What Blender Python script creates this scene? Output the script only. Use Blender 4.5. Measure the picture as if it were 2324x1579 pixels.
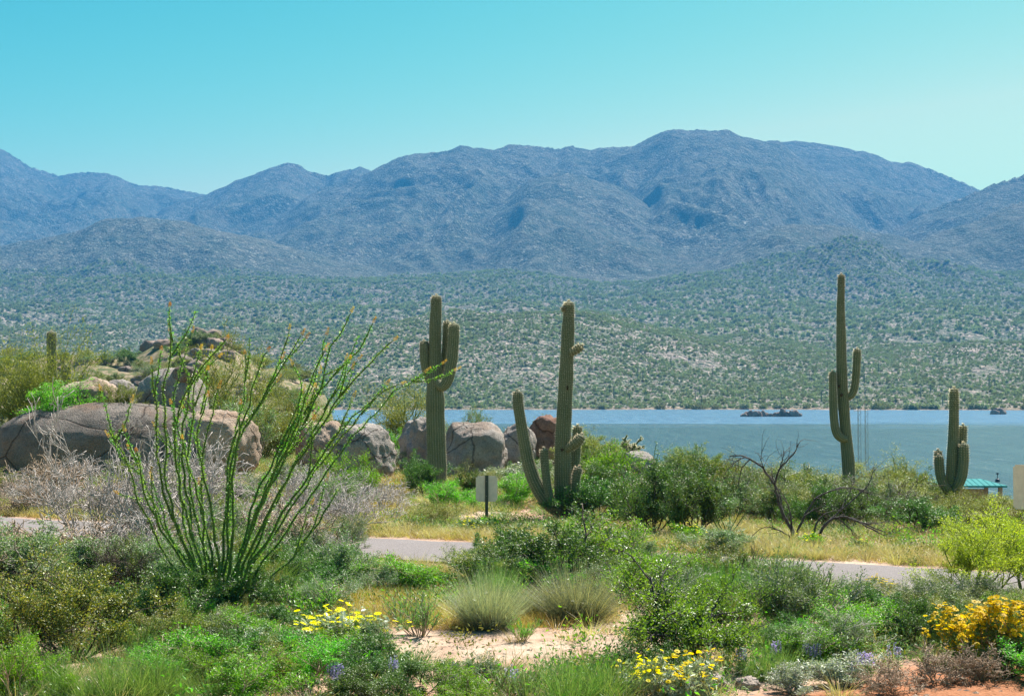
import bpy, math, random
import numpy as np
from mathutils import Vector, Matrix

# ------------------------------------------------------------------ scene, camera, light
sc = bpy.context.scene
for o in list(bpy.data.objects):
    bpy.data.objects.remove(o)
COL = sc.collection
F = 3192.0                      # focal length in units of a 2324 px wide view
CAMZ = 2.8
PITCH = math.atan(95.5 / F)
cam_d = bpy.data.cameras.new("camera")
cam_d.sensor_width = 36.0
cam_d.lens = 36.0 * F / 2324.0
cam_d.clip_start = 0.1
cam_d.clip_end = 30000
cam = bpy.data.objects.new("camera", cam_d)
cam.location = (0, 0, CAMZ)
cam.rotation_euler = (math.radians(90) + PITCH, 0, 0)
COL.objects.link(cam)
sc.camera = cam

SUN_EL = math.radians(54)
SUN_AZ = math.radians(34)        # to the right of the view direction (+Y)
SKY_K = (0.0088, 0.35, 0.74)
world = bpy.data.worlds.new("World")
sc.world = world
world.use_nodes = True
wt = world.node_tree
bg = wt.nodes["Background"]
sky = wt.nodes.new("ShaderNodeTexSky")
sky.sky_type = 'NISHITA'
sky.sun_disc = False
sky.sun_elevation = SUN_EL
sky.sun_rotation = SUN_AZ
sky.altitude = 500
sky.air_density = 1.0
sky.dust_density = 0.6
sky.ozone_density = 1.0
# colour grade of the sky: one power curve per channel (deep cyan overhead, pale towards the horizon)
ss = wt.nodes.new("ShaderNodeSeparateColor"); cc = wt.nodes.new("ShaderNodeCombineColor")
wt.links.new(sky.outputs[0], ss.inputs[0])
def _m(op, a, b):
    nd = wt.nodes.new("ShaderNodeMath"); nd.operation = op
    for i_, v_ in enumerate((a, b)):
        if isinstance(v_, bpy.types.NodeSocket): wt.links.new(v_, nd.inputs[i_])
        else: nd.inputs[i_].default_value = v_
    return nd.outputs[0]
gch = _m('MULTIPLY', _m('POWER', ss.outputs[1], 1.6), SKY_K[1])
bch = _m('MULTIPLY', _m('POWER', ss.outputs[2], 0.8), SKY_K[2])
rch = _m('MINIMUM', _m('MULTIPLY', _m('POWER', ss.outputs[0], 4.4), SKY_K[0]), _m('MULTIPLY', gch, 0.74))
rch = _m('MAXIMUM', rch, _m('MULTIPLY', gch, 0.17))
wt.links.new(rch, cc.inputs[0]); wt.links.new(gch, cc.inputs[1]); wt.links.new(bch, cc.inputs[2])
wt.links.new(cc.outputs[0], bg.inputs[0])
bg.inputs[1].default_value = 0.076

sun_d = bpy.data.lights.new("sun", 'SUN')
sun_d.energy = 5.0
sun_d.angle = math.radians(0.53)
sun_d.color = (1.0, 0.905, 0.83)
sun = bpy.data.objects.new("sun", sun_d)
sdir = Vector((math.sin(SUN_AZ) * math.cos(SUN_EL), math.cos(SUN_AZ) * math.cos(SUN_EL), math.sin(SUN_EL)))
sun.rotation_euler = sdir.to_track_quat('Z', 'Y').to_euler()
COL.objects.link(sun)

sc.render.engine = 'CYCLES'
sc.view_settings.view_transform = 'Standard'
sc.view_settings.look = 'None'
sc.view_settings.exposure = 1.5
sc.view_settings.gamma = 1.0
sc.cycles.use_denoising = True
sc.cycles.max_bounces = 6
sc.cycles.diffuse_bounces = 2
sc.cycles.glossy_bounces = 2
sc.cycles.transmission_bounces = 4
sc.cycles.transparent_max_bounces = 6
sc.cycles.volume_bounces = 0
sc.cycles.caustics_reflective = False
sc.cycles.caustics_refractive = False

# ------------------------------------------------------------------ numeric helpers
_rs = np.random.RandomState(7)
_perm = _rs.permutation(512)
_perm = np.concatenate([_perm, _perm, _perm])
_g3 = _rs.normal(size=(512, 3)); _g3 /= np.linalg.norm(_g3, axis=1)[:, None]

def noise(x, y, z=0.0):
    x = np.asarray(x, float); y = np.asarray(y, float); z = np.asarray(z, float) + np.zeros_like(x)
    xi = np.floor(x).astype(int); yi = np.floor(y).astype(int); zi = np.floor(z).astype(int)
    xf = x - xi; yf = y - yi; zf = z - zi
    u = xf * xf * xf * (xf * (xf * 6 - 15) + 10); v = yf * yf * yf * (yf * (yf * 6 - 15) + 10); w = zf * zf * zf * (zf * (zf * 6 - 15) + 10)
    xi &= 511; yi &= 511; zi &= 511
    def g(dx, dy, dz):
        h = _perm[_perm[_perm[(xi + dx) & 511] + ((yi + dy) & 511)] + ((zi + dz) & 511)] & 511
        G = _g3[h]
        return G[..., 0] * (xf - dx) + G[..., 1] * (yf - dy) + G[..., 2] * (zf - dz)
    def L(a, b, t): return a + (b - a) * t
    return L(L(L(g(0,0,0), g(1,0,0), u), L(g(0,1,0), g(1,1,0), u), v),
             L(L(g(0,0,1), g(1,0,1), u), L(g(0,1,1), g(1,1,1), u), v), w) * 1.6

def fbm(x, y, z=0.0, o=4, gain=0.5):
    s = 0; a = 1.0; f = 1.0
    for k in range(o):
        s = s + a * noise(x * f + 17.3 * k, y * f - 9.1 * k, z * f); a *= gain; f *= 2.03
    return s

def ridged(x, y, z=0.0, o=4, gain=0.5):
    s = 0; a = 1.0; f = 1.0; n = 0
    for k in range(o):
        s = s + a * (1 - np.abs(noise(x * f + 31.7 * k, y * f + 5.9 * k, z * f)) * 1.6); n += a; a *= gain; f *= 2.07
    return s / n

def sstep(a, b, x):
    t = np.clip((np.asarray(x, float) - a) / (b - a), 0, 1)
    return t * t * (3 - 2 * t)

def el(py):
    v = (789.5 - np.asarray(py, float)) / F
    return (math.sin(PITCH) + v * math.cos(PITCH)) / (math.cos(PITCH) - v * math.sin(PITCH))

def at(px, py, d):
    """world point seen at (px, py) of the 2324 x 1579 view, at depth y = d"""
    u = (px - 1162.0) / F; v = (789.5 - py) / F
    den = math.cos(PITCH) - v * math.sin(PITCH)
    return Vector((u / den * d, d, CAMZ + (math.sin(PITCH) + v * math.cos(PITCH)) / den * d))

def ground(x, y):
    """height of the land on the near side of the lake"""
    x = np.asarray(x, float); y = np.asarray(y, float)
    z = 0.10 * fbm(x / 6.0, y / 6.0, 3.1, 3) + 0.03 * fbm(x / 1.1, y / 1.1, 1.2, 3)
    # stays level round the road
    rd = np.abs((y - (23.95 - 0.49 * (x + 0.6))) * 0.9)
    z = z * (0.25 + 0.75 * sstep(2.5, 5.0, rd))
    right = sstep(1.0, 9.0, x - (y - 28) * 0.02)
    z = z - 0.062 * np.clip(y - 29, 0, 22) * right
    crest = 54 - 8 * right
    drop = sstep(0, 1, np.clip((y - crest) / 95.0, 0, 1)) * 0.55 + np.clip((y - crest) / 95.0, 0, 1) * 0.45
    z = z - drop * (8.3 - 1.2 * right) * (1 + 0.35 * sstep(18, 34, x))
    z = z - 4.0 * sstep(165, 215, y)
    # mound that carries the boulders on the left
    z = z + 0.65 * np.exp(-((x + 12.5) / 7.0) ** 2 - ((y - 46) / 7.5) ** 2)
    z = z + 0.5 * np.exp(-((x + 2.5) / 4.0) ** 2 - ((y - 50) / 4.5) ** 2)
    z = z + 0.95 * np.exp(-((x - 3.2) / 2.2) ** 2 - ((y - 36.8) / 2.0) ** 2)
    # rocky knoll behind them
    t = x / np.maximum(y, 1.0); px = 1162 + F * t
    prof = np.interp(px, [-900, -300, 60, 180, 330, 400, 470, 540, 640, 720, 765, 800], [775, 795, 790, 778, 772, 756, 748, 768, 800, 838, 900, 985])
    top = CAMZ + 235 * el(prof) + 9
    k = np.exp(-((y - 235) / 62.0) ** 2) * sstep(810, 740, px)
    z = np.where(px < 840, z + k * (top + 2.5 * fbm(x / 18, y / 18, 5.0, 4)), z)
    return z

def gz(x, y): return float(ground(np.array([x]), np.array([y]))[0])

def hit(px, py):
    """where the ray through (px, py) meets the near land"""
    ds = np.concatenate([np.linspace(9, 60, 500), np.linspace(60, 220, 300)])
    u = (px - 1162.0) / F; v = (789.5 - py) / F
    den = math.cos(PITCH) - v * math.sin(PITCH)
    zr = CAMZ + (math.sin(PITCH) + v * math.cos(PITCH)) / den * ds
    zg = ground(u / den * ds, ds)
    i = np.argmax(zr <= zg)
    if zr[i] > zg[i]: i = len(ds) - 1
    return Vector((u / den * ds[i], ds[i], float(zg[i])))

# ------------------------------------------------------------------ mesh helpers
def mesh_np(name, V, faces, mats=(), smooth=False, mat_idx=None):
    """faces: list of int arrays (n, k)"""
    me = bpy.data.meshes.new(name)
    V = np.asarray(V, np.float32)
    me.vertices.add(len(V)); me.vertices.foreach_set("co", V.ravel())
    faces = [np.asarray(f, np.int32) for f in faces if len(f)]
    loops = np.concatenate([f.ravel() for f in faces])
    tot = np.concatenate([np.full(len(f), f.shape[1], np.int32) for f in faces])
    start = np.concatenate([[0], np.cumsum(tot)[:-1]]).astype(np.int32)
    me.loops.add(len(loops)); me.loops.foreach_set("vertex_index", loops)
    me.polygons.add(len(tot)); me.polygons.foreach_set("loop_start", start); me.polygons.foreach_set("loop_total", tot)
    if mat_idx is not None: me.polygons.foreach_set("material_index", np.asarray(mat_idx, np.int32))
    me.polygons.foreach_set("use_smooth", np.full(len(tot), smooth, bool))
    me.update(calc_edges=True); me.validate()
    for m in mats: me.materials.append(m)
    return me

class Buf:
    def __init__(s): s.V = []; s.Q = []; s.T = []; s.n = 0
    def add(s, V, Q=None, T=None):
        V = np.asarray(V, float)
        if Q is not None and len(Q): s.Q.append(np.asarray(Q) + s.n)
        if T is not None and len(T): s.T.append(np.asarray(T) + s.n)
        s.V.append(V); s.n += len(V)
    def mesh(s, name, mat, smooth=False):
        fs = []
        if s.Q: fs.append(np.concatenate(s.Q))
        if s.T: fs.append(np.concatenate(s.T))
        return mesh_np(name, np.concatenate(s.V), fs, [mat], smooth)

def frame(t):
    t = t / (np.linalg.norm(t) + 1e-9)
    a = np.array([0, 0, 1.0]) if abs(t[2]) < 0.9 else np.array([1.0, 0, 0])
    n = np.cross(t, a); n /= np.linalg.norm(n)
    return n, np.cross(t, n)

def tube(buf, P, R, sides=4, cap=True):
    P = np.asarray(P, float); n = len(P)
    if np.isscalar(R): R = np.full(n, R)
    R = np.asarray(R, float)
    T = np.gradient(P, axis=0)
    ang = np.arange(sides) * 2 * math.pi / sides
    V = []
    a0, b0 = frame(T[0])
    for i in range(n):
        t = T[i] / (np.linalg.norm(T[i]) + 1e-9)
        a0 = a0 - t * np.dot(a0, t); a0 /= (np.linalg.norm(a0) + 1e-9); b0 = np.cross(t, a0)
        V.append(P[i] + R[i] * (np.cos(ang)[:, None] * a0 + np.sin(ang)[:, None] * b0))
    V = np.concatenate(V)
    i = np.arange(n - 1)[:, None] * sides; k = np.arange(sides)[None, :]; k2 = (k + 1) % sides
    Q = np.stack([i + k, i + k2, i + sides + k2, i + sides + k], -1).reshape(-1, 4)
    Tn = None
    if cap:
        V = np.concatenate([V, P[-1:] + T[-1:] * 0.0])
        e = (n - 1) * sides; kk = np.arange(sides)
        Tn = np.stack([e + kk, e + (kk + 1) % sides, np.full(sides, n * sides)], -1)
    buf.add(V, Q, Tn)

def box(buf, c, s, rz=0.0):
    x, y, z = np.array(s) / 2.0
    v = np.array([[-x,-y,-z],[x,-y,-z],[x,y,-z],[-x,y,-z],[-x,-y,z],[x,-y,z],[x,y,z],[-x,y,z]])
    co, si = math.cos(rz), math.sin(rz)
    v = np.stack([v[:,0]*co - v[:,1]*si, v[:,0]*si + v[:,1]*co, v[:,2]], 1) + np.array(c)
    buf.add(v, [[0,3,2,1],[4,5,6,7],[0,1,5,4],[1,2,6,5],[2,3,7,6],[3,0,4,7]])

def leaves(buf, P, D, L, W, rng, fold=0.0):
    """rhombus leaves at P pointing along D"""
    n = len(P)
    D = D / (np.linalg.norm(D, axis=1)[:, None] + 1e-9)
    r = rng.normal(size=(n, 3))
    S = np.cross(D, r); S /= (np.linalg.norm(S, axis=1)[:, None] + 1e-9)
    N = np.cross(D, S)
    L = np.broadcast_to(np.asarray(L, float), (n,))[:, None]; W = np.broadcast_to(np.asarray(W, float), (n,))[:, None]
    v0 = P; v1 = P + D * L * 0.5 + S * W * 0.5 + N * W * fold; v2 = P + D * L; v3 = P + D * L * 0.5 - S * W * 0.5 + N * W * fold
    V = np.stack([v0, v1, v2, v3], 1).reshape(-1, 3)
    buf.add(V, np.arange(n * 4).reshape(-1, 4))

def blades(buf, B, az, lean, L, W, rng, droop=0.5, seg=3):
    """curved grass blades, one ribbon each"""
    n = len(B)
    az = np.asarray(az); lean = np.asarray(lean); L = np.asarray(L)
    pts = []; p = B.copy(); th = lean.copy()
    pts.append(p.copy())
    for k in range(seg):
        d = np.stack([np.sin(th) * np.cos(az), np.sin(th) * np.sin(az), np.cos(th)], 1)
        p = p + d * (L / seg)[:, None]; pts.append(p.copy()); th = th + droop * rng.uniform(0.3, 1.2, n) / seg
    sa = rng.uniform(0, 2 * math.pi, n)
    S = np.stack([np.cos(sa), np.sin(sa), np.zeros(n)], 1)
    W = np.broadcast_to(np.asarray(W, float), (n,))
    V = []
    for k in range(seg + 1):
        w = (W * (1 - 0.85 * k / seg) * 0.5)[:, None]
        V += [pts[k] - S * w, pts[k] + S * w]
    V = np.stack(V, 1)                      # n, 2(seg+1), 3
    m = 2 * (seg + 1)
    base = (np.arange(n) * m)[:, None, None]
    q = np.array([[2*k, 2*k+1, 2*k+3, 2*k+2] for k in range(seg)])[None]
    buf.add(V.reshape(-1, 3), (base + q).reshape(-1, 4))
    return pts

def obj(name, me, parent=None, label=None, category=None, group=None, kind=None, loc=None):
    o = bpy.data.objects.new(name, me); COL.objects.link(o)
    if parent is not None: o.parent = parent
    if loc is not None: o.location = loc
    if label: o["label"] = label
    if category: o["category"] = category
    if group: o["group"] = group
    if kind: o["kind"] = kind
    return o

def thing(name, label, category, loc, group=None, rz=0.0, scale=None):
    o = obj(name, None, None, label, category, group, None, loc)
    o.rotation_euler = (0, 0, rz)
    if scale is not None: o.scale = scale
    o.empty_display_size = 0.2
    return o

# ------------------------------------------------------------------ materials
class NT:
    def __init__(s, name):
        s.m = bpy.data.materials.new(name); s.m.use_nodes = True
        s.t = s.m.node_tree; s.t.nodes.clear()
        s.out = s.t.nodes.new("ShaderNodeOutputMaterial")
    def n(s, typ, **kw):
        nd = s.t.nodes.new(typ)
        for k, v in kw.items():
            if k.startswith("_"): setattr(nd, k[1:], v)
        return nd
    def l(s, a, b): s.t.links.new(a, b)
    def noise(s, scale, detail=4, rough=0.55, vec=None, dist=0.0):
        nd = s.n("ShaderNodeTexNoise"); nd.inputs["Scale"].default_value = scale; nd.inputs["Detail"].default_value = detail
        nd.inputs["Roughness"].default_value = rough; nd.inputs["Distortion"].default_value = dist
        if vec is not None: s.l(vec, nd.inputs["Vector"])
        return nd.outputs["Fac"]
    def vor(s, scale, vec=None, feature='F1', out="Distance", rnd=1.0):
        nd = s.n("ShaderNodeTexVoronoi"); nd.feature = feature; nd.inputs["Scale"].default_value = scale
        nd.inputs["Randomness"].default_value = rnd
        if vec is not None: s.l(vec, nd.inputs["Vector"])
        return nd.outputs[out]
    def ramp(s, fac, stops, interp='LINEAR'):
        nd = s.n("ShaderNodeValToRGB"); cr = nd.color_ramp; cr.interpolation = interp
        while len(cr.elements) < len(stops): cr.elements.new(0.5)
        for e, (p, c) in zip(cr.elements, stops):
            e.position = p; e.color = (c[0], c[1], c[2], 1) if not np.isscalar(c) else (c, c, c, 1)
        s.l(fac, nd.inputs[0]); return nd.outputs[0]
    def mix(s, fac, a, b, typ='MIX'):
        nd = s.n("ShaderNodeMix"); nd.data_type = 'RGBA'; nd.blend_type = typ
        for inp, v in ((0, fac), (6, a), (7, b)):
            if hasattr(v, "is_output") or isinstance(v, bpy.types.NodeSocket): s.l(v, nd.inputs[inp])
            elif np.isscalar(v): nd.inputs[inp].default_value = v if inp == 0 else (v, v, v, 1)
            else: nd.inputs[inp].default_value = (v[0], v[1], v[2], 1)
        return nd.outputs[2]
    def math(s, op, a, b=0.0):
        nd = s.n("ShaderNodeMath"); nd.operation = op
        for i, v in enumerate((a, b)):
            if isinstance(v, bpy.types.NodeSocket): s.l(v, nd.inputs[i])
            else: nd.inputs[i].default_value = v
        return nd.outputs[0]
    def bump(s, h, strength=0.5, dist=0.05, normal=None):
        nd = s.n("ShaderNodeBump"); nd.inputs["Strength"].default_value = strength; nd.inputs["Distance"].default_value = dist
        s.l(h, nd.inputs["Height"])
        if normal is not None: s.l(normal, nd.inputs["Normal"])
        return nd.outputs[0]
    def pos(s): return s.n("ShaderNodeNewGeometry").outputs["Position"]
    def objc(s): return s.n("ShaderNodeTexCoord").outputs["Object"]
    def principled(s, col, rough=0.8, normal=None, spec=0.3, metal=0.0):
        p = s.n("ShaderNodeBsdfPrincipled")
        if isinstance(col, bpy.types.NodeSocket): s.l(col, p.inputs["Base Color"])
        else: p.inputs["Base Color"].default_value = (*col, 1)
        if isinstance(rough, bpy.types.NodeSocket): s.l(rough, p.inputs["Roughness"])
        else: p.inputs["Roughness"].default_value = rough
        p.inputs["Specular IOR Level"].default_value = spec
        p.inputs["Metallic"].default_value = metal
        if normal is not None: s.l(normal, p.inputs["Normal"])
        s.l(p.outputs[0], s.out.inputs[0]); return s.m

def leaf_mat(name, cols, trans=0.45, gloss=0.06, tcol=(1.15, 1.25, 0.55)):
    s = NT(name)
    geo = s.n("ShaderNodeNewGeometry")
    r = geo.outputs["Random Per Island"]
    c = s.ramp(r, [(i / max(1, len(cols) - 1), tuple(q * (0.84 if max(k) < 0.7 else 0.95) for q in k)) for i, k in enumerate(cols)])
    oi = s.n("ShaderNodeObjectInfo")
    hs = s.n("ShaderNodeHueSaturation")
    s.l(s.math('ADD', s.math('MULTIPLY', oi.outputs["Random"], 0.05), 0.475), hs.inputs["Hue"])
    s.l(s.math('ADD', s.math('MULTIPLY', oi.outputs["Random"], 0.4), 0.8), hs.inputs["Value"])
    s.l(c, hs.inputs["Color"]); c = hs.outputs[0]
    d = s.n("ShaderNodeBsdfDiffuse"); s.l(c, d.inputs[0])
    t = s.n("ShaderNodeBsdfTranslucent"); s.l(s.mix(1.0, c, tcol, 'MULTIPLY'), t.inputs[0])
    m = s.n("ShaderNodeMixShader"); m.inputs[0].default_value = trans
    s.l(d.outputs[0], m.inputs[1]); s.l(t.outputs[0], m.inputs[2])
    g = s.n("ShaderNodeBsdfGlossy"); g.inputs["Roughness"].default_value = 0.45; g.inputs[0].default_value = (0.9, 0.95, 0.9, 1)
    m2 = s.n("ShaderNodeMixShader"); m2.inputs[0].default_value = gloss
    s.l(m.outputs[0], m2.inputs[1]); s.l(g.outputs[0], m2.inputs[2])
    s.l(m2.outputs[0], s.out.inputs[0])
    return s.m

M = {}
M['leaf_dark'] = leaf_mat("leaf_dark", [(0.05,0.11,0.025),(0.09,0.20,0.03),(0.16,0.28,0.05)], 0.30, 0.05)
M['leaf_bright'] = leaf_mat("leaf_bright", [(0.08,0.24,0.012),(0.15,0.42,0.02),(0.26,0.54,0.03)], 0.5, 0.04)
M['leaf_open'] = leaf_mat("leaf_open", [(0.06,0.15,0.015),(0.14,0.34,0.02),(0.26,0.48,0.04)], 0.5, 0.06)
M['leaf_lime'] = leaf_mat("leaf_lime", [(0.26,0.42,0.02),(0.42,0.6,0.03),(0.58,0.72,0.07)], 0.5, 0.04)
M['leaf_creosote'] = leaf_mat("leaf_creosote", [(0.06,0.11,0.02),(0.12,0.20,0.03),(0.48,0.43,0.07),(0.18,0.27,0.04)], 0.32, 0.05)
M['leaf_grey'] = leaf_mat("leaf_grey", [(0.11,0.19,0.07),(0.19,0.30,0.11),(0.33,0.42,0.22)], 0.28, 0.04)
M['leaf_silver'] = leaf_mat("leaf_silver", [(0.28,0.34,0.26),(0.4,0.46,0.36),(0.5,0.55,0.46)], 0.3, 0.06)
M['leaf_olive'] = leaf_mat("leaf_olive", [(0.14,0.17,0.02),(0.26,0.28,0.04),(0.42,0.38,0.06)], 0.33, 0.04)
M['blade_green'] = leaf_mat("blade_green", [(0.08,0.19,0.03),(0.16,0.30,0.07),(0.30,0.42,0.16)], 0.45, 0.04)
M['blade_grey'] = leaf_mat("blade_grey", [(0.17,0.20,0.14),(0.29,0.32,0.23),(0.48,0.50,0.38)], 0.4, 0.05)
M['blade_dry'] = leaf_mat("blade_dry", [(0.36,0.28,0.13),(0.5,0.42,0.2),(0.62,0.55,0.33)], 0.4, 0.04)
M['blade_gold'] = leaf_mat("blade_gold", [(0.45,0.3,0.06),(0.52,0.38,0.1),(0.6,0.5,0.22)], 0.4, 0.04)
M['blade_brown'] = leaf_mat("blade_brown", [(0.10,0.08,0.05),(0.17,0.13,0.08),(0.26,0.2,0.13)], 0.3, 0.04)
M['leaf_red'] = leaf_mat("leaf_red", [(0.10,0.18,0.04),(0.55,0.14,0.09),(0.65,0.22,0.15)], 0.4, 0.03, (1.1,1,0.9))
M['petal_yellow'] = leaf_mat("petal_yellow", [(0.82,0.64,0.003),(0.86,0.72,0.004),(0.88,0.78,0.01)], 0.5, 0.01, (1.1,1.15,0.3))
M['petal_purple'] = leaf_mat("petal_purple", [(0.30,0.27,0.55),(0.4,0.38,0.65),(0.6,0.58,0.8)], 0.4, 0.03, (1.1,1.0,1.1))
M['petal_orange'] = leaf_mat("petal_orange", [(0.5,0.3,0.05),(0.65,0.42,0.08),(0.68,0.52,0.14)], 0.4, 0.03, (1.1,1.0,0.8))

def bark(name, c1, c2, scale=30):
    s = NT(name)
    n = s.noise(scale, 5, 0.6, s.objc())
    return s.principled(s.ramp(n, [(0.3, c1), (0.7, c2)]), 0.85, s.bump(n, 0.5, 0.01), 0.2)
M['bark_dark'] = bark("bark_dark", (0.035,0.028,0.022), (0.10,0.08,0.06))
M['bark_grey'] = bark("bark_grey", (0.25,0.225,0.20), (0.52,0.485,0.45))
M['bark_tan'] = bark("bark_tan", (0.2,0.15,0.10), (0.42,0.33,0.24))
M['bark_green'] = bark("bark_green", (0.09,0.13,0.03), (0.2,0.24,0.06))
M['bark_black'] = bark("bark_black", (0.02,0.018,0.017), (0.12,0.105,0.095), 12)
M['stem_ocotillo'] = bark("stem_ocotillo", (0.045,0.09,0.02), (0.12,0.19,0.05), 14)

# soil
def soil_mat():
    s = NT("desert_soil"); p = s.pos()
    big = s.noise(0.28, 4, 0.55, p); mid = s.noise(2.3, 5, 0.65, p); fine = s.noise(28, 4, 0.7, p)
    c = s.ramp(mid, [(0.25, (0.31,0.20,0.14)), (0.5, (0.45,0.34,0.25)), (0.75, (0.57,0.47,0.36))])
    c = s.mix(s.math('MULTIPLY', s.ramp(big, [(0.45, 0.0), (0.62, 1.0)]), 0.5), c, (0.40, 0.18, 0.11))
    sep = s.n("ShaderNodeSeparateXYZ"); s.l(p, sep.inputs[0])
    # red dirt of the track at the lower right
    m = s.math('ADD', s.math('SUBTRACT', 16.9, sep.outputs[1]), s.math('MULTIPLY', s.math('SUBTRACT', sep.outputs[0], 4.5), 0.62))
    m = s.math('ADD', m, s.math('MULTIPLY', s.math('SUBTRACT', mid, 0.5), 1.2))
    red = s.ramp(s.math('MULTIPLY', s.math('SUBTRACT', m, 2.1), 0.9), [(0.0, 0.0), (0.6, 1.0)])
    redc = s.ramp(fine, [(0.3, (0.24,0.10,0.045)), (0.7, (0.40,0.19,0.10))])
    c = s.mix(red, c, redc)
    # far slope carries thin scrub between the rocks
    sp = s.vor(0.9, p)
    farm = s.ramp(s.math('MULTIPLY', s.math('SUBTRACT', sep.outputs[1], 40.0), 0.03), [(0, 0.0), (1, 1.0)])
    scrub = s.ramp(s.noise(0.7, 4, 0.7, p), [(0.42, (0.09,0.115,0.05)), (0.52, (0.2,0.17,0.09)), (0.62, (0.31,0.255,0.185))])
    c = s.mix(farm, c, scrub)
    c = s.mix(0.35, c, s.ramp(fine, [(0.3, (0.5,0.5,0.5)), (0.7, (1,1,1))]), 'MULTIPLY')
    peb = s.ramp(s.vor(16, p), [(0.0, 1.0), (0.32, 0.0)])
    h = s.math('ADD', s.math('MULTIPLY', mid, 0.6), s.math('ADD', s.math('MULTIPLY', fine, 0.3), s.math('MULTIPLY', peb, 0.3)))
    return s.principled(c, 0.95, s.bump(h, 0.8, 0.06), 0.1)
M['soil'] = soil_mat()

def far_mat():
    s = NT("scrub_slope"); p = s.pos()
    sep = s.n("ShaderNodeSeparateXYZ"); s.l(p, sep.inputs[0])
    v1 = s.vor(0.16, p, 'F1'); v2 = s.vor(0.07, p, 'F1')
    n1 = s.noise(0.11, 5, 0.75, p); n2 = s.noise(0.006, 4, 0.6, p); n3 = s.noise(0.035, 4, 0.7, p)
    green = s.ramp(n1, [(0.3, (0.075,0.10,0.06)), (0.55, (0.14,0.17,0.11)), (0.75, (0.23,0.24,0.175))])
    bare = s.ramp(s.noise(0.3, 3, 0.7, p), [(0.3, (0.25,0.20,0.17)), (0.7, (0.60,0.48,0.43))])
    n4 = s.noise(0.22, 4, 0.8, p)
    f = s.math('ADD', s.math('MULTIPLY', n4, 0.95), s.math('ADD', s.math('MULTIPLY', n3, 0.30), s.math('MULTIPLY', n2, 0.2)))
    c = s.mix(s.ramp(f, [(0.71, 0.0), (0.80, 0.9)]), green, bare)
    bush = s.ramp(v1, [(0.0, 1.0), (0.42, 0.75), (0.55, 0.0)])
    c = s.mix(s.math('MULTIPLY', bush, 0.5), c, (0.07, 0.09, 0.05))
    # rock and dry grass take over high on the range
    rock = s.ramp(s.noise(0.02, 5, 0.75, p), [(0.48, 0.0), (0.6, 1.0)])
    hi = s.ramp(s.math('MULTIPLY', sep.outputs[2], 0.0016), [(0.15, 0.0), (0.6, 0.7)])
    up = s.ramp(s.math('MULTIPLY', sep.outputs[2], 0.004), [(0.3, 0.0), (1.0, 0.8)])
    spk = s.ramp(s.noise(0.075, 4, 0.9, p), [(0.47, (0.028,0.043,0.03)), (0.55, (0.075,0.098,0.075)), (0.63, (0.32,0.33,0.30))])
    spk = s.mix(s.math('MULTIPLY', s.ramp(s.noise(0.0042, 5, 0.65, p), [(0.42, 0.0), (0.6, 1.0)]), 0.55), spk, (0.035, 0.055, 0.04))
    c = s.mix(up, c, spk)
    c = s.mix(s.math('MULTIPLY', rock, s.math('MULTIPLY', hi, 0.6)), c, (0.2, 0.19, 0.15))
    # ring of bare wet ground along the waterline
    shore = s.ramp(s.math('MULTIPLY', s.math('ADD', sep.outputs[2], 9.4), 0.4), [(0.0, 1.0), (0.9, 0.0)])
    c = s.mix(s.math('MULTIPLY', shore, 0.7), c, (0.34, 0.24, 0.17))
    h = s.math('ADD', s.math('MULTIPLY', bush, 1.3), s.math('MULTIPLY', n1, 2.2))
    h = s.math('ADD', h, s.math('MULTIPLY', s.noise(0.03, 5, 0.7, p), 9.0))
    return s.principled(c, 0.95, s.bump(h, 1.0, 2.2), 0.05)
M['far'] = far_mat()

def granite(name, a, b, stain=(0.30,0.17,0.09), stain_amt=0.35, scale=1.0):
    s = NT(name); p = s.pos()
    n = s.noise(1.1 * scale, 6, 0.65, p); f = s.noise(22 * scale, 4, 0.75, p); k = s.vor(38 * scale, p)
    c = s.ramp(n, [(0.3, a), (0.7, b)])
    st = s.n("ShaderNodeMapping"); st.inputs["Scale"].default_value = (1.6, 1.6, 0.35); s.l(p, st.inputs[0])
    sm = s.noise(0.9 * scale, 5, 0.6, st.outputs[0])
    c = s.mix(s.math('MULTIPLY', s.ramp(sm, [(0.48, 0.0), (0.66, 1.0)]), stain_amt), c, stain)
    c = s.mix(0.85, c, s.ramp(f, [(0.32, (0.42,0.42,0.42)), (0.5, (0.9,0.9,0.9)), (0.7, (1.15,1.12,1.08))]), 'MULTIPLY')
    cr = s.ramp(s.vor(0.45 * scale, s.mix(0.25, p, s.n("ShaderNodeTexNoise").outputs["Color"], 'ADD'), 'DISTANCE_TO_EDGE'), [(0.0, 0.0), (0.016, 1.0)])
    c = s.mix(1.0, c, s.mix(cr, (0.35,0.32,0.3), (1,1,1)), 'MULTIPLY')
    h = s.math('ADD', s.math('MULTIPLY', f, 0.35), s.math('ADD', s.math('MULTIPLY', k, 0.15), s.math('MULTIPLY', s.noise(5 * scale, 4, 0.7, p), 0.6)))
    h = s.math('ADD', h, s.math('MULTIPLY', cr, 0.25))
    return s.principled(c, 0.9, s.bump(h, 0.9, 0.14), 0.15)
M['granite'] = granite("granite_grey", (0.22,0.20,0.18), (0.44,0.41,0.37))
M['granite_tan'] = granite("granite_tan", (0.30,0.22,0.16), (0.52,0.43,0.34))
M['granite_red'] = granite("granite_red", (0.17,0.09,0.07), (0.34,0.21,0.16))
M['granite_slab'] = granite("granite_slab", (0.13,0.115,0.10), (0.27,0.24,0.21), (0.26,0.16,0.10), 0.5)
M['rock_far'] = granite("rock_far", (0.13,0.105,0.095), (0.34,0.28,0.24), scale=0.2)

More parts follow.
